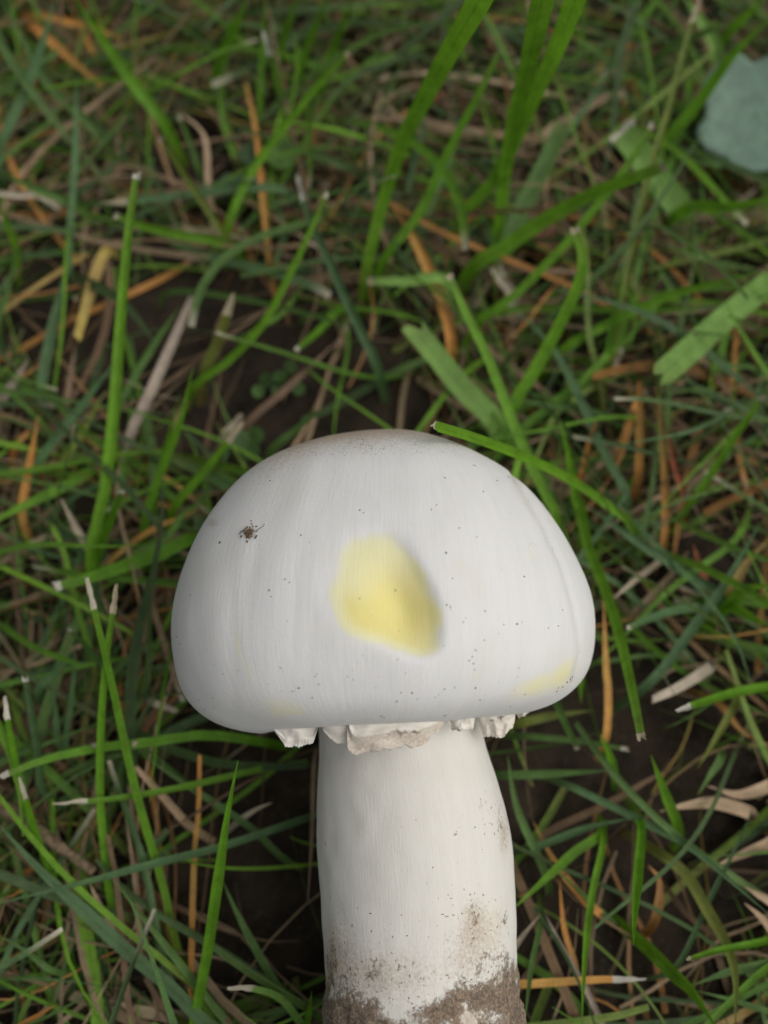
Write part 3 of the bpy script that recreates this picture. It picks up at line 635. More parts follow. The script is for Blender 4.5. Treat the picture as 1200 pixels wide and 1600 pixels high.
T = """
b 14 8 30 - |blue-green blade rising past the mossy straw at the lawn's corner|0,235 45,130 90,-10
g 18 8 38 - |fresh green blade crossing the orange straw, leaning out of the thatch|255,190 215,140 170,75 115,-5
d 14 6 26 - ||150,205 75,130 20,30 0,5
o 13 8 13 b |flat orange and yellow dead blade lying across brown thatch|45,38 105,88 160,135
o 10 6 9 b ||35,25 125,37 190,60
o 10 6 9 - ||128,42 142,75 152,95
g 14 8 36 c |long green blade with white mown tip passing over the small round leaf|355,350 400,255 450,190 500,125 545,80
g 12 6 24 C |upright green blade ending in a long bleached tip|445,170 430,105 412,50
g 20 9 52 c |tall bright green blade standing free with a tiny white point|140,880 165,770 180,640 192,480 205,340 216,270
g 15 7 30 c |green blade lying flat with a forked white tip|355,382 280,366 215,350 178,334
v 12 6 30 c |green blade turning orange at its foot, small white cut tip|355,375 310,305 280,260 250,213
g 14 7 34 c |bent green blade browned at its foot with clear cut tip|305,598 350,568 410,505 440,450 465,400 490,345 510,300
b 17 6 28 C |blue-green blade with bleached tip slanting down to the cap crown|590,570 545,475 515,405 485,340 465,272
b 12 7 14 C |blue-green blade lying level with frayed pale end|440,295 325,300 240,310 160,317
b 10 5 18 - |thin upright bluish blade among the orange straw|107,400 117,250 120,115
b 10 5 12 - |thin bluish blade lying aslant among the orange straw|120,305 165,270 205,215
o 10 6 14 b |long upright orange stalk crossing the small round leaf|420,400 410,300 400,200 385,130
s 9 6 12 - ||330,330 325,280 318,210 275,172
d 9 5 18 c ||312,265 300,230 280,180
g 16 7 34 - ||340,110 360,60 388,-5
g 10 6 28 - ||407,170 412,75 415,-5
g 12 6 30 - ||435,95 445,50 465,-5
g 13 6 32 - ||460,135 480,75 512,-5
g 12 6 32 - ||500,140 520,75 552,-5
d 16 7 22 - ||110,315 60,295 0,268
g 10 7 26 - ||25,390 12,350 -5,315
w 12 9 11 b |bleached straw end lying flat over dark thatch|65,305 30,304 -5,300
G 40 8 88 - |broadest grass blade, arching towards the viewer and out of focus|572,425 600,310 630,220 665,150 700,85 735,25 765,-30
g 15 8 44 b |plain green blade with blunt top, next to the broadest arching blade|600,405 650,340 675,290 710,215 750,140 776,86
G 40 10 86 - |broad glossy blade of the crossing pair, ribbed and upright|780,350 785,300 800,200 825,100 850,-15
G 34 10 80 - |broad blade of the crossing pair that bends over at its foot|720,340 765,290 800,230 840,140 870,75 905,-15
G 24 9 46 c |broad green blade with dark speck and ragged cut end|740,415 775,395 840,350 920,305 980,280 1040,260
g 14 8 38 c |slim green blade with white tip passing under the broad speckled blade|750,500 800,465 845,420 880,385 925,330 965,280 995,235 1020,193
d 28 5 18 b |wide dull green blade with cut top, half sunk in thatch|790,390 815,330 850,260 882,190
l 40 6 20 c |wide pale green blade with white torn tip near the lobed leaf|1062,328 1035,290 1000,240 970,200
v 12 6 40 C |thin upright stalk with a long grey dry top near the lobed leaf|950,590 985,400 1020,250 1040,190 1060,110 1080,40 1095,-5
g 18 8 44 - |bright green blade leaning over beside the lobed leaf|1040,220 1090,160 1140,90 1205,25
d 14 6 14 - ||1205,264 1125,255 1050,245
G 20 10 28 - |bright green blade lying level below the lobed leaf|1075,328 1140,326 1210,308
d 13 7 24 c ||1040,80 1100,50 1135,37
l 18 6 16 - ||1120,85 1100,40 1070,-5
g 16 7 26 - ||1125,70 1150,40 1200,-5
s 15 6 10 b |tan dead blade lying behind the crossing pair of broad blades|810,235 880,190 940,155 975,145
y 14 5 16 b ||1008,205 1000,165 987,120
o 17 6 13 - |orange tan dead blade pointing down to the cap crown|705,530 690,470 670,420 640,360 605,310
G 20 8 42 c |green blade kinked sharply near its top|795,645 840,570 875,505 905,440 911,400 897,356
g 17 6 36 c |slim green blade running down behind the cap's creased side|872,815 840,750 815,695 785,620 760,555 725,485 700,428
l 34 7 22 b |short broad pale green blade cut square, behind the cap crown|774,660 725,610 685,560 645,512
l 38 8 24 b |broad pale green blade cut square above the orange stalks|1205,440 1130,500 1080,545 1030,590
g 16 7 30 - |bright green blade curving over the broad square-cut blade|880,545 950,505 1010,475 1080,450 1205,420
g 13 5 32 - |short pointed green blade standing behind the cap's creased side|910,830 900,780 890,720 875,655
g 17 8 40 c |green blade beside the cap's creased edge, its pale tip hanging down|905,780 917,847 943,913 967,987 987,1073 1003,1155
o 13 6 22 b |upright orange stalk with pale torn top, first of the orange cluster|997,750 1000,660 1000,595
o 11 6 20 - |upright orange stalk in the cluster next to the square-cut blade|1037,850 1040,780 1035,680 1025,600
r 10 6 16 - ||1070,780 1055,730 1040,660
o 12 5 10 b |blunt orange stub leaning on the upright orange stalks|970,700 990,640 1000,615
o 13 5 12 b |blunt orange stub close behind the cap's creased edge|910,750 925,685 935,660
g 12 7 32 c ||1080,785 1115,735 1150,680 1192,618
b 14 6 16 - ||980,780 940,700 900,610 860,540 800,475
g 12 6 24 - ||945,580 960,500 975,415
d 7 8 18 - |hair-thin green blade curling round on itself|1180,575 1140,570 1100,530 1075,470 1090,450
d 8 6 14 - ||1150,640 1100,610 1035,615
w 16 6 10 b ||800,460 785,440 770,418
l 17 9 14 c |short pale green stub lying level behind the cap crown|695,437 640,440 575,440
d 10 6 12 - |thin dull green blade lying level behind the cap's creased side|950,650 875,635 775,620
w 15 5 10 b ||950,590 960,568 970,545
y 17 6 13 b |yellow and olive dead blade with pale foot|165,395 140,460 120,530
k 10 5 8 - ||100,655 108,600 118,535
e 16 6 12 b |greyish dead blade leaning across the dark hollow|205,680 235,615 270,535 300,465
v 16 6 24 C |olive blade with broad brown dry tip over the dark hollow|320,580 340,535 365,458
d 12 5 14 - ||185,635 235,545 280,480
b 14 6 16 - |slim bluish green blade crossing under the tall free blade|55,730 125,635 180,565
g 13 7 34 - |slim pointed green blade, taller of the close pair beside the cap|225,820 250,740 280,660 302,572
g 10 7 28 - |slim pointed green blade, shorter of the close pair beside the cap|240,790 265,680 281,615
g 14 7 30 c |stubby green blade with white cut tip at the foot of the tall free blade|150,880 170,820 191,765
g 13 7 22 C |green blade with split straw-coloured tip touching the cap's shoulder|270,795 320,735 380,660
w 12 6 13 b ||350,680 365,663 378,647
d 13 5 16 b |dull green stub just behind the cap's shoulder|425,705 460,675 495,645
k 12 7 12 - |long dark brown stalk slanting down to the cap's shoulder|385,665 450,605 530,530
g 12 6 16 c ||535,480 500,515 462,548
d 10 6 14 c ||265,455 375,465 500,495 545,512
d 10 6 18 - |thin dull green blade near the yellow and olive dead blade|-5,510 12,450 24,395
b 16 5 12 - ||65,615 80,525 105,415
e 14 5 10 - ||-5,640 20,600 45,560
v 12 5 12 - ||95,730 130,670 165,610
o 11 5 9 - |short orange stalk lying flat beside the yellow dead blade|20,700 45,670 70,640
o 13 5 14 - |upright orange stalk standing near pale straw|35,805 45,740 60,650
w 12 7 20 - |pale straw needle standing by the foot of the tall free blade|140,860 117,820 95,778
g 21 8 22 c |bright green blade lying level with a thick white cut end|300,842 253,865 200,883 133,905 85,917
l 13 6 20 - |pale green blade arching onto the cap's side|200,873 260,837 287,800 327,780
o 9 6 14 - |thin orange stalk arching beside the cap|170,883 200,853 240,827 317,793
g 13 5 46 C |slender green blade with long papery white tip, leaning away from the stem|277,1483 256,1388 225,1284 203,1200 173,1063 160,1007 147,957 135,903
g 13 5 46 C |slender upright green blade with long papery white tip|178,1430 160,1290 157,1200 160,1113 167,1027 177,960 183,912
d 11 6 24 c ||167,1047 133,1007 108,982
b 13 6 32 c ||66,1230 62,1193 50,1113 40,1058
g 10 6 34 C ||60,1320 27,1200 13,1130 7,1087
g 15 10 26 c |long green blade passing beneath the cap rim, tip pale|400,1158 317,1148 233,1160 160,1167 67,1187 2,1213
d 15 7 22 C |dark green blade ending in a straw-coloured cut tip|40,1195 100,1177 160,1160
d 9 5 18 - |thin dull green blade standing upright beside the cap's side|200,1140 230,1063 233,980 240,887
d 10 6 16 - |thin dull green blade reaching to the cap's lower side|173,1057 227,1013 267,1000
d 12 5 18 c ||260,1200 235,1180 207,1160
w 12 6 11 b ||235,1095 255,1103 277,1111
b 9 5 18 - ||103,1170 112,1085 118,1000
b 9 5 16 - ||93,1163 88,1120 83,1073
b 13 5 14 - |short bluish green blade lying among stubble beside the cap|60,1080 85,1050 110,1020
b 12 11 20 - |long straight blue-green blade lying across in front of the twig|464,1284 347,1323 243,1349 130,1379 -5,1412
g 17 7 50 - |bright green blade standing beside the stem, tapering upward|298,1620 303,1600 325,1483 342,1366 355,1275 372,1188
g 11 8 24 C |green blade lying level with long bleached tip near the twig|433,1197 373,1210 277,1232 173,1249 82,1256
b 20 9 22 - |widest blue-green blade, slanting past the twig towards the stem foot|330,1605 268,1544 195,1483 130,1422 65,1362 -5,1285
d 12 8 16 - |slim dull green blade lying alongside the widest blue-green blade|365,1605 303,1531 243,1457 178,1375
l 12 8 24 C |arched pale green blade with frayed white end beside the stem foot|475,1602 442,1561 399,1544 355,1544
g 11 8 26 - |folded green blade with its bend at the top, touching the stem foot|478,1610 480,1590 487,1548
o 9 6 14 b |straight orange and olive stalk standing behind the bright blade|299,1570 303,1353 310,1267 312,1180
s 13 6 16 b ||295,1288 260,1249 212,1197
s 9 6 14 - ||221,1483 212,1375 195,1267
g 10 6 30 C ||87,1379 56,1301 30,1215
s 14 5 9 - ||173,1453 155,1415 140,1380
d 10 5 10 - ||87,1518 40,1485 -5,1460
w 9 6 12 - ||372,1284 400,1265 425,1254
o 12 5 8 - ||26,1605 60,1585 87,1570
d 12 6 12 - ||438,1548 381,1449 347,1375
s 6 5 16 - |thin tan needle hanging close beside the stem|490,1200 487,1300 481,1408
d 11 5 14 - |slim dull green blade slanting into the dark hollow beside the stem|440,1340 390,1293 286,1223 221,1180
g 15 12 50 - |bright green blade hanging point down beside the stem|1000,1286 997,1356 991,1433 990,1478
b 12 8 16 - |long dark blue-green blade slanting away from the stem|881,1224 943,1253 1009,1286 1072,1319 1127,1363 1205,1432
d 13 8 14 - |slim dull green blade lying level against the stem's upper part|778,1211 852,1209 954,1204
g 11 8 28 - |long slim fresh green blade hanging down alongside the stem foot|943,1308 925,1400 914,1499 909,1605
g 14 7 18 - |slim fresh green blade bending down to the stem's middle|936,1305 899,1330 863,1363 800,1422
b 12 7 12 - ||826,1327 852,1319 918,1294 984,1279
v 18 6 20 - |thick olive stem bending down from a brown tuft|1031,1334 1072,1367 1105,1422 1134,1473 1149,1525 1149,1605
g 21 8 26 - |broad green blade slanting below the thick olive stem|1013,1481 1053,1521 1083,1550 1119,1605
g 13 8 24 c |green blade with white cut tip crossing the thick olive stem|1205,1469 1127,1486 1075,1501
d 15 7 12 - ||1205,1503 1141,1517 1083,1539
d 9 6 10 - |thin dull green blade lying below the thick olive stem|1205,1581 1145,1563 1083,1547
o 12 10 12 C |orange and yellow stalk lying level with white end|797,1536 870,1534 936,1530 1009,1530
s 20 7 11 - |thick tan dead blade arched over a dark gap|1171,1270 1119,1255 1072,1259 1031,1268
s 18 7 10 - |broad tan dead blade lying behind the thick arched one|1205,1226 1156,1242 1105,1228
s 15 6 9 - |broad tan dead blade lying below the thick arched one|1205,1314 1163,1334 1112,1356
o 14 5 9 - |kinked orange stalk hanging from the brown tuft|1024,1437 1031,1378 1013,1352
o 12 6 8 - |long orange brown stalk slanting from the stem to the brown tuft|936,1426 907,1400 866,1345 833,1283
o 9 6 9 - ||899,1510 881,1451 874,1374
e 9 7 10 - ||943,1605 914,1543 881,1484 852,1429
w 9 8 12 - ||789,1499 815,1465 844,1429
d 9 8 22 - |thin dull green blade hanging beside the soil-covered stem foot|844,1444 830,1510 819,1605
s 14 6 12 - |tan blunt-edged dead blade, upper of a forked pair|1205,1409 1185,1398 1163,1385
s 14 6 10 - |tan blunt-edged dead blade, lower of a forked pair|1205,1455 1185,1430 1163,1411
g 16 5 22 - ||1061,1301 1039,1239 1017,1180
d 12 6 10 - |short dull green blade above the thick arched tan blade|1127,1180 1110,1210 1090,1242
b 8 7 14 - ||1057,1510 1112,1400 1156,1312 1178,1257
d 13 6 12 - |slim dull green blade running down along the stem from the veil|852,1367 808,1264 793,1180
b 16 7 18 - |blue-green blade running from the cap's creased side to a leaf fork|1130,937 1060,887 987,840 913,787
b 15 6 16 - ||1000,1080 1040,1040 1083,980 1123,927 1160,867 1190,813
b 14 7 26 c |blue-green blade with blunt white tip pointing at the cap's creased side|1115,950 1060,953 1013,968 980,983
g 15 8 34 C |green blade with long pointed white tip, pointing at the veil|1205,1073 1150,1083 1100,1098 1058,1112
g 18 8 24 - |broad green blade rising from the leaf fork beside the creased cap edge|1140,943 1163,920 1205,914
g 16 7 18 - |broad green blade drooping from the leaf fork beside the creased cap edge|1140,947 1170,962 1205,980
w 17 6 11 b |short tan straw cut square beside the cap's creased side|1107,1043 1060,1073 1017,1093
o 11 5 12 - ||947,1150 950,1080 947,1047 943,940
r 11 5 12 - ||1100,903 1090,872 1083,850
w 10 6 12 - ||1030,877 987,910 953,940
s 14 5 9 - ||1000,953 1047,903 1077,860
y 14 6 14 - ||1143,920 1167,880 1205,840
g 9 6 18 - ||907,1055 907,1075 908,1100
d 12 5 20 c ||865,1090 887,1140 903,1172
v 14 6 9 - ||810,1130 867,1117 927,1110
d 10 6 12 c ||820,1150 900,1157 980,1170
g 12 6 20 - |short fresh green blade between the veil and the brown tuft|960,1205 948,1170 937,1147
v 11 6 12 - ||1153,1087 1113,1163 1090,1200
o 9 5 8 - ||1120,1097 1160,1143 1205,1165
g 15 13 71 h |bright green blade lying over the cap crown with a white hair tip|990,824 950,790 900,755 825,717 740,685 672,665
"""

def place_word(px, py):
    if px > 950 and py < 420: return 'near the lobed blue-green leaf'
    if px < 330 and py > 1150: return 'near the brown twig'
    if px < 500 and py > 1100: return 'in the dark hollow beside the stem'
    if px > 780 and py > 1150: return 'beside the stem near the brown tuft'
    if px > 880 and py > 560: return "beside the cap's creased side"
    if px < 330 and py > 560: return "beside the cap's soil-marked shoulder"
    if px < 330 and py < 330: return 'among the orange straw behind the cap'
    if py < 330: return 'behind the cap beyond the hollow'
    return 'just behind the cap crown'

SHAPE = {'-': 'tapering', 'c': 'white-tipped', 'C': 'long dry-tipped', 'b': 'blunt', 'h': 'hair-tipped'}

def blade_section(path, width, fold, thick, roll):
    """a thin folded blade along a path -> rings of 5 points, midrib lowest"""
    T_ = norm(np.gradient(path, axis=0))
    view = norm(path - CAM)
    side = norm(np.cross(T_, view))
    nrm = np.cross(side, T_)
    cr, sr = np.cos(roll)[:, None], np.sin(roll)[:, None]
    s2 = side * cr + nrm * sr; n2 = nrm * cr - side * sr
    n2 = np.where((n2 * view).sum(1, keepdims=True) > 0, -n2, n2)
    w = width[:, None] / 2
    return np.stack([path + s2 * w * a + n2 * w * fold * abs(a) ** 1.4 for a in ACROSS], 1)

ACROSS = np.array([-1, -.5, 0, .5, 1.0])
def ribbon_faces(n):
    i = np.arange(n * 5).reshape(n, 5)
    return np.stack([i[:-1, :-1], i[:-1, 1:], i[1:, 1:], i[1:, :-1]], -1).reshape(-1, 4)

def ragged_end(rings, R, amount):
    """tear the last ring into uneven points"""
    d = norm(rings[-1].mean(0) - rings[-2].mean(0))
    for i in range(5):
        rings[-1, i] += d * amount * R.uniform(-.8, .8)

label_group = {}
def build_traced():
    R = random.Random(3)
    seen = {}
    items = []
    for line in T.strip().split('\n'):
        head, label, pts = line.split('|')
        cls, w, z0, z1, tip = head.split()
        P = np.array([[float(v) for v in p.split(',')] for p in pts.split()])
        if not label:
            mid = P[len(P) // 2]
            size = 'thin' if float(w) < 11 else ('slim' if float(w) < 15 else 'broad')
            kind = 'grass blade' if cls in 'gdblv' else 'dead grass stalk'
            label = '%s %s %s %s %s' % (size, CLASSWORD[cls], SHAPE[tip], kind, place_word(*mid))
        seen[label] = seen.get(label, 0) + 1
        up = 0.0045 if cls in 'soykwre' else 0.006
        items.append((cls, float(w), float(z0) / 1000 + up, float(z1) / 1000 + up, tip, label, P))
    if DEBUG_LABELS:
        for it in items:
            if seen[it[5]] > 1: print('DUP', it[5], '|', it[6].astype(int).tolist())
    for cls, w, z0, z1, tip, label, P in items:
        s = np.r_[0, np.cumsum(np.linalg.norm(np.diff(P, axis=0), axis=1))]; s /= s[-1]
        hz = z0 + (z1 - z0) * s ** 1.15
        W = np.array([at_height(x, y, h) for (x, y), h in zip(P, hz)])
        W[:, 2] = hz
        # root: the blade bends down into the thatch
        d0 = W[0] - W[1]; d0[2] = 0; d0 = d0 / (np.linalg.norm(d0) + 1e-9)
        root = W[0] + d0 * 0.006; root[2] = ground_h(root[0], root[1]) - 0.002
        W = np.vstack([root, W])
        n = 22 if tip == '-' else 20
        path = smooth_path(W, n)
        u = np.linspace(0, 1, n)
        dep = (path - CAM) @ FWD
        if tip == '-': prof = (0.72 + 0.28 * np.sin(u * 2.2 + .3)) * np.clip((1 - u) / 0.35, 0.04, 1) ** 0.8
        elif tip == 'h': prof = 0.9 + 0.1 * np.sin(u * 3)
        elif w >= 26: prof = 0.92 + 0.08 * np.sin(u * 2.6)
        else: prof = 0.76 + 0.24 * np.sin(u * 2.5 + .25) - 0.26 * np.clip((u - .45) / .55, 0, 1) ** 1.5
        wm = w * 1.0 * np.mean(dep) / FPX * prof
        if z1 > 0.06 and tip == '-':                     # blades that reach up towards the lens: true width, not the magnified one
            wm = w * dep[-1] / FPX * np.clip(0.55 + 0.5 * u, 0, 1)
        straw = cls in 'soykwre'
        fold = (R.uniform(0.25, 0.6) if w < 24 else R.uniform(0.10, 0.2)) if not straw else R.uniform(0.1, 0.7)
        roll = R.uniform(-.35, .35) + np.linspace(0, R.uniform(-.5, .5), n)
        thick = 0.00022
        rings = blade_section(path, wm, fold, thick, roll)
        c0, c1 = PAL[cls]
        f = R.random()
        base = np.array(c0) * (1 - f) + np.array(c1) * f
        base = base * R.uniform(0.9, 1.2) * (1.3 if cls in 'dbvsoke' else 1.12)
        col = np.repeat(base[None], n, 0)
        if not straw:                                     # yellowed sheath at the foot
            k = np.clip(1 - u / R.uniform(0.12, 0.4), 0, 1)[:, None] ** 1.5 * (0.9 if cls == 'v' else 0.5)
            col = col * (1 - k) + np.array((.20, .13, .05)) * k
            if tip in 'cCb':
                k = np.clip((u - .86) / .14, 0, 1)[:, None] * 0.35
                col = col * (1 - k) + np.array((.22, .24, .08)) * k
        elif cls in 'oy':
            k = (0.5 + 0.5 * np.sin(u * R.uniform(4, 9) + R.uniform(0, 6)))[:, None] * 0.5
            col = col * (1 - k) + np.array(R.choice([(.10, .13, .03), (.26, .16, .08), (.34, .24, .06)])) * k
        else:
            k = (0.5 + 0.5 * np.sin(u * R.uniform(4, 12) + R.uniform(0, 6)))[:, None] * 0.45
            col = col * (1 - k) + base * np.array((.55, .5, .5)) * k
        name = 'dry_grass_blade' if straw else 'grass_blade'
        mat = MAT_STRAW if straw else MAT_BLADE
        seg = np.r_[0, np.cumsum(np.linalg.norm(np.diff(path, axis=0), axis=1))]
        def att(rr, cc, ss):
            k = len(rr)
            bu = np.stack([np.tile(ACROSS, k), np.repeat(ss, 5), np.zeros(5 * k)], 1)
            return {'Col': ('FLOAT_COLOR', np.repeat(cc, 5, 0)), 'bu': ('FLOAT_VECTOR', bu)}
        kw = dict(label=label, cat='straw' if straw else 'grass')
        if seen[label] > 1: kw['group'] = label
        if tip in 'cCh':
            L = seg[-1]
            tl = {'c': min(0.0014, .1 * L), 'C': min(0.0065, 0.20 * L), 'h': 0.0016}[tip]
            us = np.r_[np.linspace(0, 1 - tl / L, n - 4), np.linspace(1 - tl / L, 1, 6)[1:]]
            p2 = np.stack([np.interp(us * L, seg, path[:, k]) for k in range(3)], 1)
            w2 = np.interp(us, u, wm); r2 = np.interp(us, u, roll); c2 = np.stack([np.interp(us, u, col[:, k]) for k in range(3)], 1)
            if tip in 'C': w2[-5:] *= np.linspace(1, 0.35, 5) if R.random() < .4 else np.array([.95, .8, .85, .65, .6])
            if tip == 'h': w2[-5:] *= np.array([.75, .4, .16, .12, .1])
            rings = blade_section(p2, w2, fold, thick, r2)
            nb = n - 4
            ob = mesh_obj(name, rings[:nb].reshape(-1, 3), ribbon_faces(nb), mat, None, att(rings[:nb], c2[:nb], us[:nb] * L), **kw)
            tr = rings[nb - 1:].copy()
            cen = tr.mean(1, keepdims=True)
            tr = cen + (tr - cen) * 1.06                   # dried tissue flares a little
            tr[1:-1] += np.array([[R.gauss(0, .00008) for _ in range(3)] for _ in range(5 * (len(tr) - 2))]).reshape(-1, 5, 3)
            ragged_end(tr, R, min(tl * .6, w2[-1] * 1.2))
            pc = np.repeat(np.array([R.choice([(.52, .48, .36), (.46, .39, .26), (.58, .55, .46)])]), len(tr), 0) * R.uniform(.7, 1.0)
            mesh_obj('dry_tip', tr.reshape(-1, 3), ribbon_faces(len(tr)), MAT_STRAW, ob, att(tr, pc, us[nb - 1:] * L))
        else:
            if tip == 'b': ragged_end(rings, R, wm[-1] * .5)
            mesh_obj(name, rings.reshape(-1, 3), ribbon_faces(n), mat, None, att(rings, col, seg), **kw)
build_traced()

def leaf_mesh(center, normal, right, outline, rows=8, cup=0.1, thick=0.0003, veins=7, seed=0):
    """A leaf blade: outline radii around its centre, cupped and wavy, with thickness."""
    R = random.Random(seed)
    n = len(outline); normal = norm(np.array(normal, float)); right = norm(np.array(right, float) - normal * (np.array(right, float) @ normal)); up = np.cross(normal, right)
    V = [center]; bu = [(0, 0, 0)]
    rm = max(outline)
    for k in range(1, rows + 1):
        t = k / rows
        for i, r in enumerate(outline):
            a = 2 * math.pi * i / n
            rr = r * t
            h = cup * rr * rr / rm + 0.05 * rm * t * t * noise.noise(Vector((math.cos(a) * 1.6, math.sin(a) * 1.6, seed))) + 0.0
            V.append(center + right * math.cos(a) * rr + up * math.sin(a) * rr + normal * h)
            bu.append((0.6, rr, 0))
    V = np.array(V); N = len(V)
    F = []
    for i in range(n):
        j = (i + 1) % n
        F.append((0, 1 + i, 1 + j))
        for k in range(rows - 1):
            a = 1 + k * n
            F.append((a + i, a + n + i, a + n + j, a + j))
    B = V - normal * thick
    F2 = [tuple(x + N for x in f[::-1]) for f in F]
    e = 1 + (rows - 1) * n
    S = [(e + i, e + i + N, e + (i + 1) % n + N, e + (i + 1) % n) for i in range(n)]
    return np.vstack([V, B]), F + F2 + S, np.array(bu + bu)

def leaf(name, parent, px, py, h, outline_px, nrm, col, mat=None, cup=.15, seed=0, rot=0.0, veins=7, **kw):
    c = at_height(px, py, h); dep = (c - CAM) @ FWD
    out = [r * dep / FPX for r in outline_px]
    right = np.array((math.cos(rot), math.sin(rot), 0))
    V, F, bu = leaf_mesh(c, nrm, right, out, cup=cup, seed=seed, veins=veins)
    colr = np.repeat(np.array([col]), len(V), 0)
    return mesh_obj(name, V, F, mat or MAT_BLADE, parent, {'Col': ('FLOAT_COLOR', colr), 'bu': ('FLOAT_VECTOR', bu)}, **kw), c

def petiole(parent, top, foot, col, r=0.0005):
    foot = np.array([foot[0], foot[1], ground_h(foot[0], foot[1]) - .002])
    mid = (np.array(top) + foot) / 2 + np.array([.002, .001, .004])
    V, F = tube(smooth_path([foot, mid, top], 12), r, 7)
    mesh_obj('leaf_stalk', V, F, MAT_BLADE, parent, {'Col': ('FLOAT_COLOR', np.repeat(np.array([col]), len(V), 0)), 'bu': ('FLOAT_VECTOR', np.zeros((len(V), 3)))})

def lobed(n, base, lobes, depth, seed=0, notch=None):
    R = random.Random(seed); o = []
    for i in range(n):
        a = 2 * math.pi * i / n
        r = base * (1 - depth + depth * abs(math.cos(lobes * a / 2.0)) ** 0.55)
        if notch is not None:
            d = (a - notch + math.pi) % (2 * math.pi) - math.pi
            r *= 1 - 0.75 * math.exp(-(d / 0.28) ** 2)
        o.append(r * R.uniform(.97, 1.03))
    return o

def empty(name, loc, **kw):
    o = bpy.data.objects.new(name, None); o.location = loc; o.empty_display_size = 0.005
    return link(o, **kw)

def plant(name, foot_px, label, cat, leaves, stalk_col, group=None):
    f = at_height(foot_px[0], foot_px[1], 0.0)
    root = empty(name, (0, 0, 0), label=label, cat=cat, group=group)
    for (px, py, h, out, nrm, col, rot, seed) in leaves:
        o, c = leaf('leaf', root, px, py, h, out, nrm, col, rot=rot, seed=seed)
        petiole(root, c, f, stalk_col)
    return root
plant('lobed_leaf_weed', (1170, 260), 'blue-green scalloped leaf of a lawn weed beneath leaning grass blades', 'weed',
      [(1180, 180, .020, [88 * (1 + .22 * noise.noise(Vector((math.cos(i * .0873) * 1.5, math.sin(i * .0873) * 1.5, 2.2))) + .12 * noise.noise(Vector((math.cos(i * .0873) * 4, math.sin(i * .0873) * 4, 5.2)))) for i in range(72)], (-.1, -.35, 1), (.22, .34, .25), 0.5, 1)], (.10, .15, .07))
plant('clover', (415, 260), 'small round green clover leaf crossed by orange stalks', 'clover',
      [(438, 240, .016, lobed(28, 26, 2, .12, 3), (.1, -.3, 1), (.115, .215, .045), 1.0, 3), (395, 240, .013, lobed(28, 22, 2, .14, 4), (-.2, -.2, 1), (.085, .145, .06), .2, 4),
       (362, 288, .012, lobed(28, 20, 2, .14, 5), (0, -.1, 1), (.075, .130, .055), 0, 5)], (.10, .15, .06))
def seedling(foot, label, pts, size):
    L = []
    R = random.Random(foot[0])
    for k, (x, y) in enumerate(pts):
        el = [size * (0.62 + 0.38 * abs(math.cos(math.pi * i / 16))) for i in range(16)]
        L.append((x, y, R.uniform(.006, .012), el, (R.uniform(-.3, .3), R.uniform(-.4, .1), 1), tuple(np.array((.065, .135, .03)) * R.uniform(.8, 1.4)), R.uniform(0, 3), k))
    plant('seedling', foot, label, 'seedling', L, (.06, .11, .03))
seedling((440, 600), 'tiny bright green seedling in the dark hollow behind the cap', [(414, 594), (434, 612), (452, 574), (438, 590), (405, 612), (465, 608)], 12)
seedling((385, 692), "small green seedling tucked against the cap's shoulder", [(378, 688), (396, 682), (370, 704), (392, 706)], 17)
seedling((1018, 800), 'small green seedling among the orange stalks', [(1018, 798), (1026, 812), (1010, 815)], 15)

def dead_leaf(px, py, h, rx, ry, rot, label, seed):
    o = [math.hypot(rx * math.cos(2 * math.pi * i / 26), ry * math.sin(2 * math.pi * i / 26)) * random.Random(seed + i).uniform(.85, 1.1) for i in range(26)]
    leaf('dead_leaf', None, px, py, h, o, (.25, -.3, 1), (.14, .06, .03), MAT_DEADLEAF, cup=.6, seed=seed, rot=rot, label=label, cat='leaf')
dead_leaf(852, 368, .0055, 30, 44, .3, 'reddish brown dead leaf lying under the broad speckled blade', 4)
dead_leaf(224, 1414, .0065, 30, 40, .2, 'reddish brown dead leaf lying near the twig', 9)

def twig():
    pts = [(-12, 1252, .009), (35, 1280, .012), (87, 1319, .014), (147, 1362, .015)]
    P = np.array([at_height(x, y, h) for x, y, h in pts])
    path = smooth_path(P, 24)
    V, F = tube(path, np.interp(np.linspace(0, 1, 24), [0, .4, .9, 1], [.0017, .0014, .00095, .0009]) * (1 + .1 * np.sin(np.arange(24) * 1.7)), 10)
    mesh_obj('twig', V, F, MAT_TWIG, None, label='short brown twig snapped at its end, lying on the straw', cat='twig')
twig()


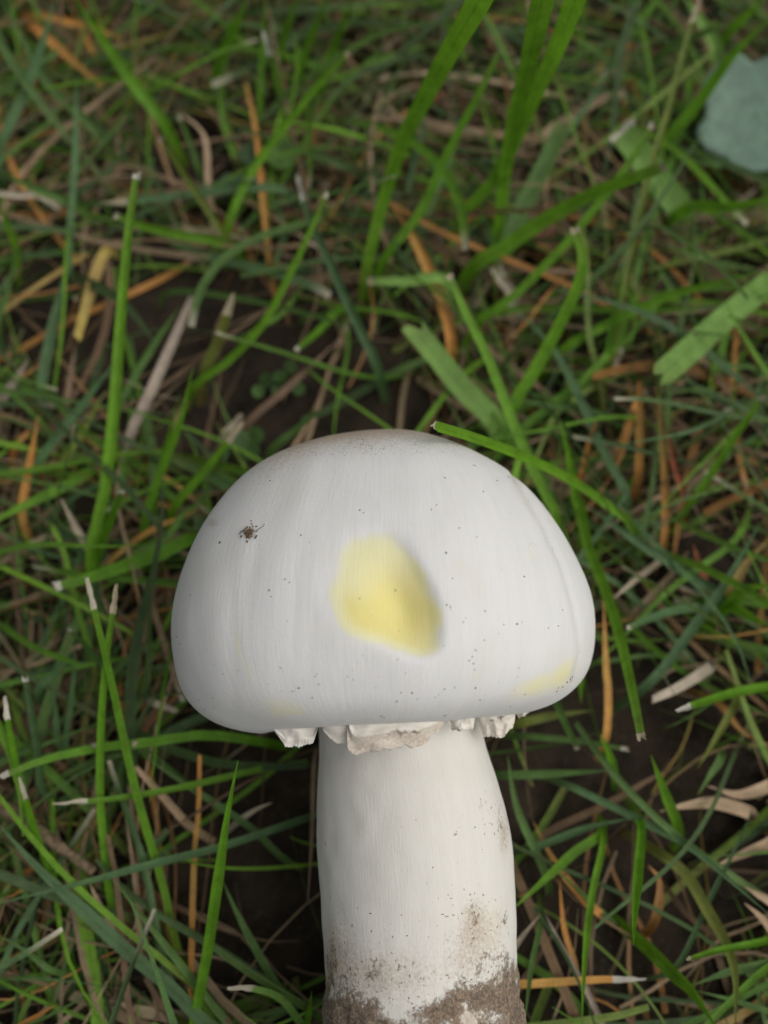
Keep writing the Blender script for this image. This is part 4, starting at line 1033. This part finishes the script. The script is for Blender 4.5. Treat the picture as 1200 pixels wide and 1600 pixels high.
# ------------------------------------------------------------------ the rest of the lawn
def keep_clear(P):
    """P: (N, S, 3) points of candidate blades -> mask of those that stay off the mushroom and out of its view."""
    N, S, _ = P.shape
    Q = P.reshape(-1, 3)
    L = w2m(Q)
    r = np.hypot(L[:, 0] - CX, L[:, 1]); z = L[:, 2] - STEM_L
    zs = np.array([-.004, 0, .003, .010, .018, .026, .0345, .0436, .0503, .0545, .0575])
    rs = np.array([.030, .033, .0375, .0405, .041, .040, .0372, .032, .025, .016, .006])
    cap_in = (z > -.004) & (z < .0575) & (r < np.interp(z, zs, rs))
    rst = np.hypot(L[:, 0], L[:, 1])
    stem_in = (L[:, 2] > -.002) & (z < 0.003) & (rst < 0.0195)
    px, py, dep = project(Q)
    big = np.array([600, 1050]) + (SIL - np.array([600, 1050])) * 1.02
    front = in_poly(px, py, big) & (Q[:, 2] > 0.022) & (dep < 0.165)
    bad = (cap_in | stem_in | front).reshape(N, S).any(1)
    # nothing pokes up close to the lens
    near = ((dep < 0.115)).reshape(N, S).any(1)
    lf = at_height(1180, 180, .020)                     # a broad leaf lies on top of the turf here
    over = ((np.hypot(Q[:, 0] - lf[0], Q[:, 1] - lf[1]) < 0.019) & (Q[:, 2] > 0.014)).reshape(N, S).any(1)
    hol = np.zeros(N, bool)                             # trodden bare hollows in the turf
    for c, r in HOLLOWS:
        hol |= (np.hypot(Q[:, 0] - c[0], Q[:, 1] - c[1]) < 0.75 * r).reshape(N, S).any(1)
    hol &= rng.random(N) < 0.76
    return ~(bad | near | over | hol)

def strips(N, S, area, length, width, e0, e1, wob, h0, colf, tipf, blunt, across, name, mat, label, cat, dens=None):
    x = rng.uniform(area[0], area[1], N); y = rng.uniform(area[2], area[3], N)
    if dens is not None:
        k = rng.random(N) < dens(x, y); x, y = x[k], y[k]; N = len(x)
    az = rng.uniform(0, 2 * math.pi, N)
    L = length(N); W = width(N)
    u = np.linspace(0, 1, S)
    a0 = e0(N)[:, None]; a1 = e1(N)[:, None]
    el = a0 + (a1 - a0) * u[None] ** 0.8
    daz = rng.normal(0, wob, N)[:, None] * u[None] + 0.35 * wob * np.sin(u[None] * rng.uniform(3, 9, N)[:, None] + rng.uniform(0, 6, N)[:, None])
    A = az[:, None] + daz
    ds = L[:, None] / (S - 1)
    step = np.stack([np.cos(el) * np.cos(A), np.cos(el) * np.sin(A), np.sin(el)], -1) * ds[..., None]
    P = np.cumsum(np.concatenate([np.zeros((N, 1, 3)), step[:, :-1]], 1), 1)
    z0 = ground_h(x, y) + h0(N)
    P += np.stack([x, y, z0], -1)[:, None]
    gh = ground_h(P[..., 0], P[..., 1])
    P[..., 2] = np.maximum(P[..., 2], gh + 0.0006 + 0.004 * rng.random((N, 1)) * u[None])
    m = keep_clear(P)
    P, A, W, L = P[m], A[m], W[m], L[m]; N = len(P)
    T_ = norm(np.gradient(P, axis=1))
    side = np.stack([-np.sin(A), np.cos(A), np.zeros_like(A)], -1)
    side = norm(side - T_ * (side * T_).sum(-1, keepdims=True))
    nrm = np.cross(T_, side)
    roll = rng.normal(0, 0.6, N)[:, None] + rng.normal(0, 0.7, N)[:, None] * u[None]
    s2 = side * np.cos(roll)[..., None] + nrm * np.sin(roll)[..., None]
    n2 = np.cross(T_, s2)
    isb = rng.random(N) < blunt
    prof = np.where(isb[:, None], 0.85 + 0.15 * np.sin(u * 2.6)[None] - .2 * np.clip((u - .8) / .2, 0, 1)[None], (0.9 * np.clip((1 - u) / 0.45, 0.05, 1) ** 0.7)[None])
    w = (W[:, None] * prof / 2)[..., None]
    if across == 3:
        V = np.stack([P - s2 * w + n2 * w * .45, P, P + s2 * w + n2 * w * .45], 2); ac = np.array([-1, 0, 1.])
    else:
        V = np.stack([P - s2 * w, P + s2 * w], 2); ac = np.array([-1, 1.])
    col = colf(N, u, P)
    if tipf > 0:
        t = (rng.random(N) < tipf) & isb
        tl = rng.uniform(.02, .09, N)
        k = ((u[None] > 1 - tl[:, None]) | (np.arange(S) == S - 1)[None]) & t[:, None]
        pale = np.array((.52, .47, .36)) * rng.uniform(.6, 1.1, (N, 1))
        col = np.where(k[..., None], pale[:, None], col)
    col = col * (1.42 if mat is MAT_GRASS else 1.0)
    C = np.repeat(col[:, :, None], across, 2).reshape(-1, 3)
    bu = np.stack([np.broadcast_to(ac, (N, S, across)), np.broadcast_to((u[None] * L[:, None])[..., None], (N, S, across)), np.zeros((N, S, across))], -1).reshape(-1, 3)
    idx = np.arange(N * S * across).reshape(N, S, across)
    F = np.stack([idx[:, :-1, :-1], idx[:, :-1, 1:], idx[:, 1:, 1:], idx[:, 1:, :-1]], -1).reshape(-1, 4)
    return mesh_obj(name, V.reshape(-1, 3), F, mat, None, {'Col': ('FLOAT_COLOR', C), 'bu': ('FLOAT_VECTOR', bu)}, kind='stuff', label=label, cat=cat)

def palette_cols(pal, wts, jit):
    pal = np.array(pal); wts = np.array(wts) / np.sum(wts)
    def f(N, u, P):
        i = rng.choice(len(pal), N, p=wts); j = rng.choice(len(pal), N, p=wts)
        a = pal[i] * rng.uniform(1 - jit, 1 + jit, (N, 1)); b = pal[j]
        k = (0.35 * (0.5 + 0.5 * np.sin(u[None] * rng.uniform(2, 9, N)[:, None] + rng.uniform(0, 6, N)[:, None])))[..., None]
        return a[:, None] * (1 - k) + b[:, None] * k
    return f

def green_cols(pal, wts, jit, foot=.5):
    base = palette_cols(pal, wts, jit)
    def f(N, u, P):
        c = base(N, u, P)
        k = (np.clip(1 - u[None] / rng.uniform(.1, .45, N)[:, None], 0, 1) ** 1.4 * foot)[..., None]
        return c * (1 - k) + np.array((.22, .145, .065)) * k
    return f

HOLLOWS = [(at_height(x, y, 0.004)[:2], r) for x, y, r in [(500, 620, .032), (420, 560, .018), (430, 1320, .028), (400, 1200, .02), (900, 1100, .022), (60, 480, .012), (230, 560, .022), (960, 1400, .022), (1130, 880, .012), (300, 240, .012), (1120, 1260, .012)]]
def thin_out(lo):
    def f(x, y):
        d = np.ones(len(x))
        for c, r in HOLLOWS:
            d *= 1 - (1 - lo) * np.exp(-(((x - c[0]) / r) ** 2 + ((y - c[1]) / r) ** 2) ** 1.5)
        return d * (0.75 + 0.5 * np.sin(x * 70 + 1.0) * np.sin(y * 63 + 2.0))
    return f
STRAW = [(.30, .215, .13), (.185, .118, .060), (.36, .17, .045), (.25, .185, .11), (.40, .32, .20), (.115, .072, .040), (.36, .25, .06)]
AREA = (-.45, .45, -.34, .60)
U = lambda a, b: (lambda n: rng.uniform(a, b, n))
strips(11000, 10, AREA, U(.025, .100), lambda n: rng.gamma(4, .00026, n) + .0004, U(-.1, .35), U(-.3, .1), .45, U(.0, .006),
       palette_cols(STRAW, [3, 4, 2.5, 3, .6, 5, 1], .3), 0.2, .5, 2, 'dry_grass', MAT_STRAW, 'tangle of brown and orange dead grass under the lawn', 'thatch', thin_out(.02))
strips(15000, 9, AREA, U(.015, .080), lambda n: rng.gamma(4, .00010, n) + .0002, U(-.1, .4), U(-.4, .1), .6, U(.0, .010),
       palette_cols(STRAW, [3, 4, 2.5, 3, .8, 5, 1], .35), 0.1, .3, 2, 'dry_grass_fibre', MAT_STRAW, 'fine brown dead fibres threaded through the lawn', 'thatch', thin_out(.04))
GREEN = [(.085, .155, .040), (.082, .150, .062), (.100, .220, .018), (.140, .290, .022), (.060, .100, .036), (.17, .23, .05)]
strips(7600, 12, AREA, U(.035, .105), lambda n: rng.gamma(7, .00020, n) + .0004, U(.1, .8), U(-.6, .2), .5, U(-.002, .003),
       green_cols(GREEN, [4, 3, 3.5, 1.8, 3, .9], .25), .35, .45, 3, 'grass', MAT_GRASS, 'green grass blades of the lawn around the mushroom', 'grass', thin_out(.08))
strips(15500, 12, AREA, U(.030, .075), lambda n: rng.gamma(6, .00014, n) + .0003, U(.15, .95), U(-.5, .4), .4, U(-.002, .003),
       green_cols(GREEN, [4, 3, 4, 2.2, 3, .9], .25), .25, .4, 3, 'fine_grass', MAT_GRASS, 'fine narrow green grass filling the lawn', 'grass', thin_out(.1))
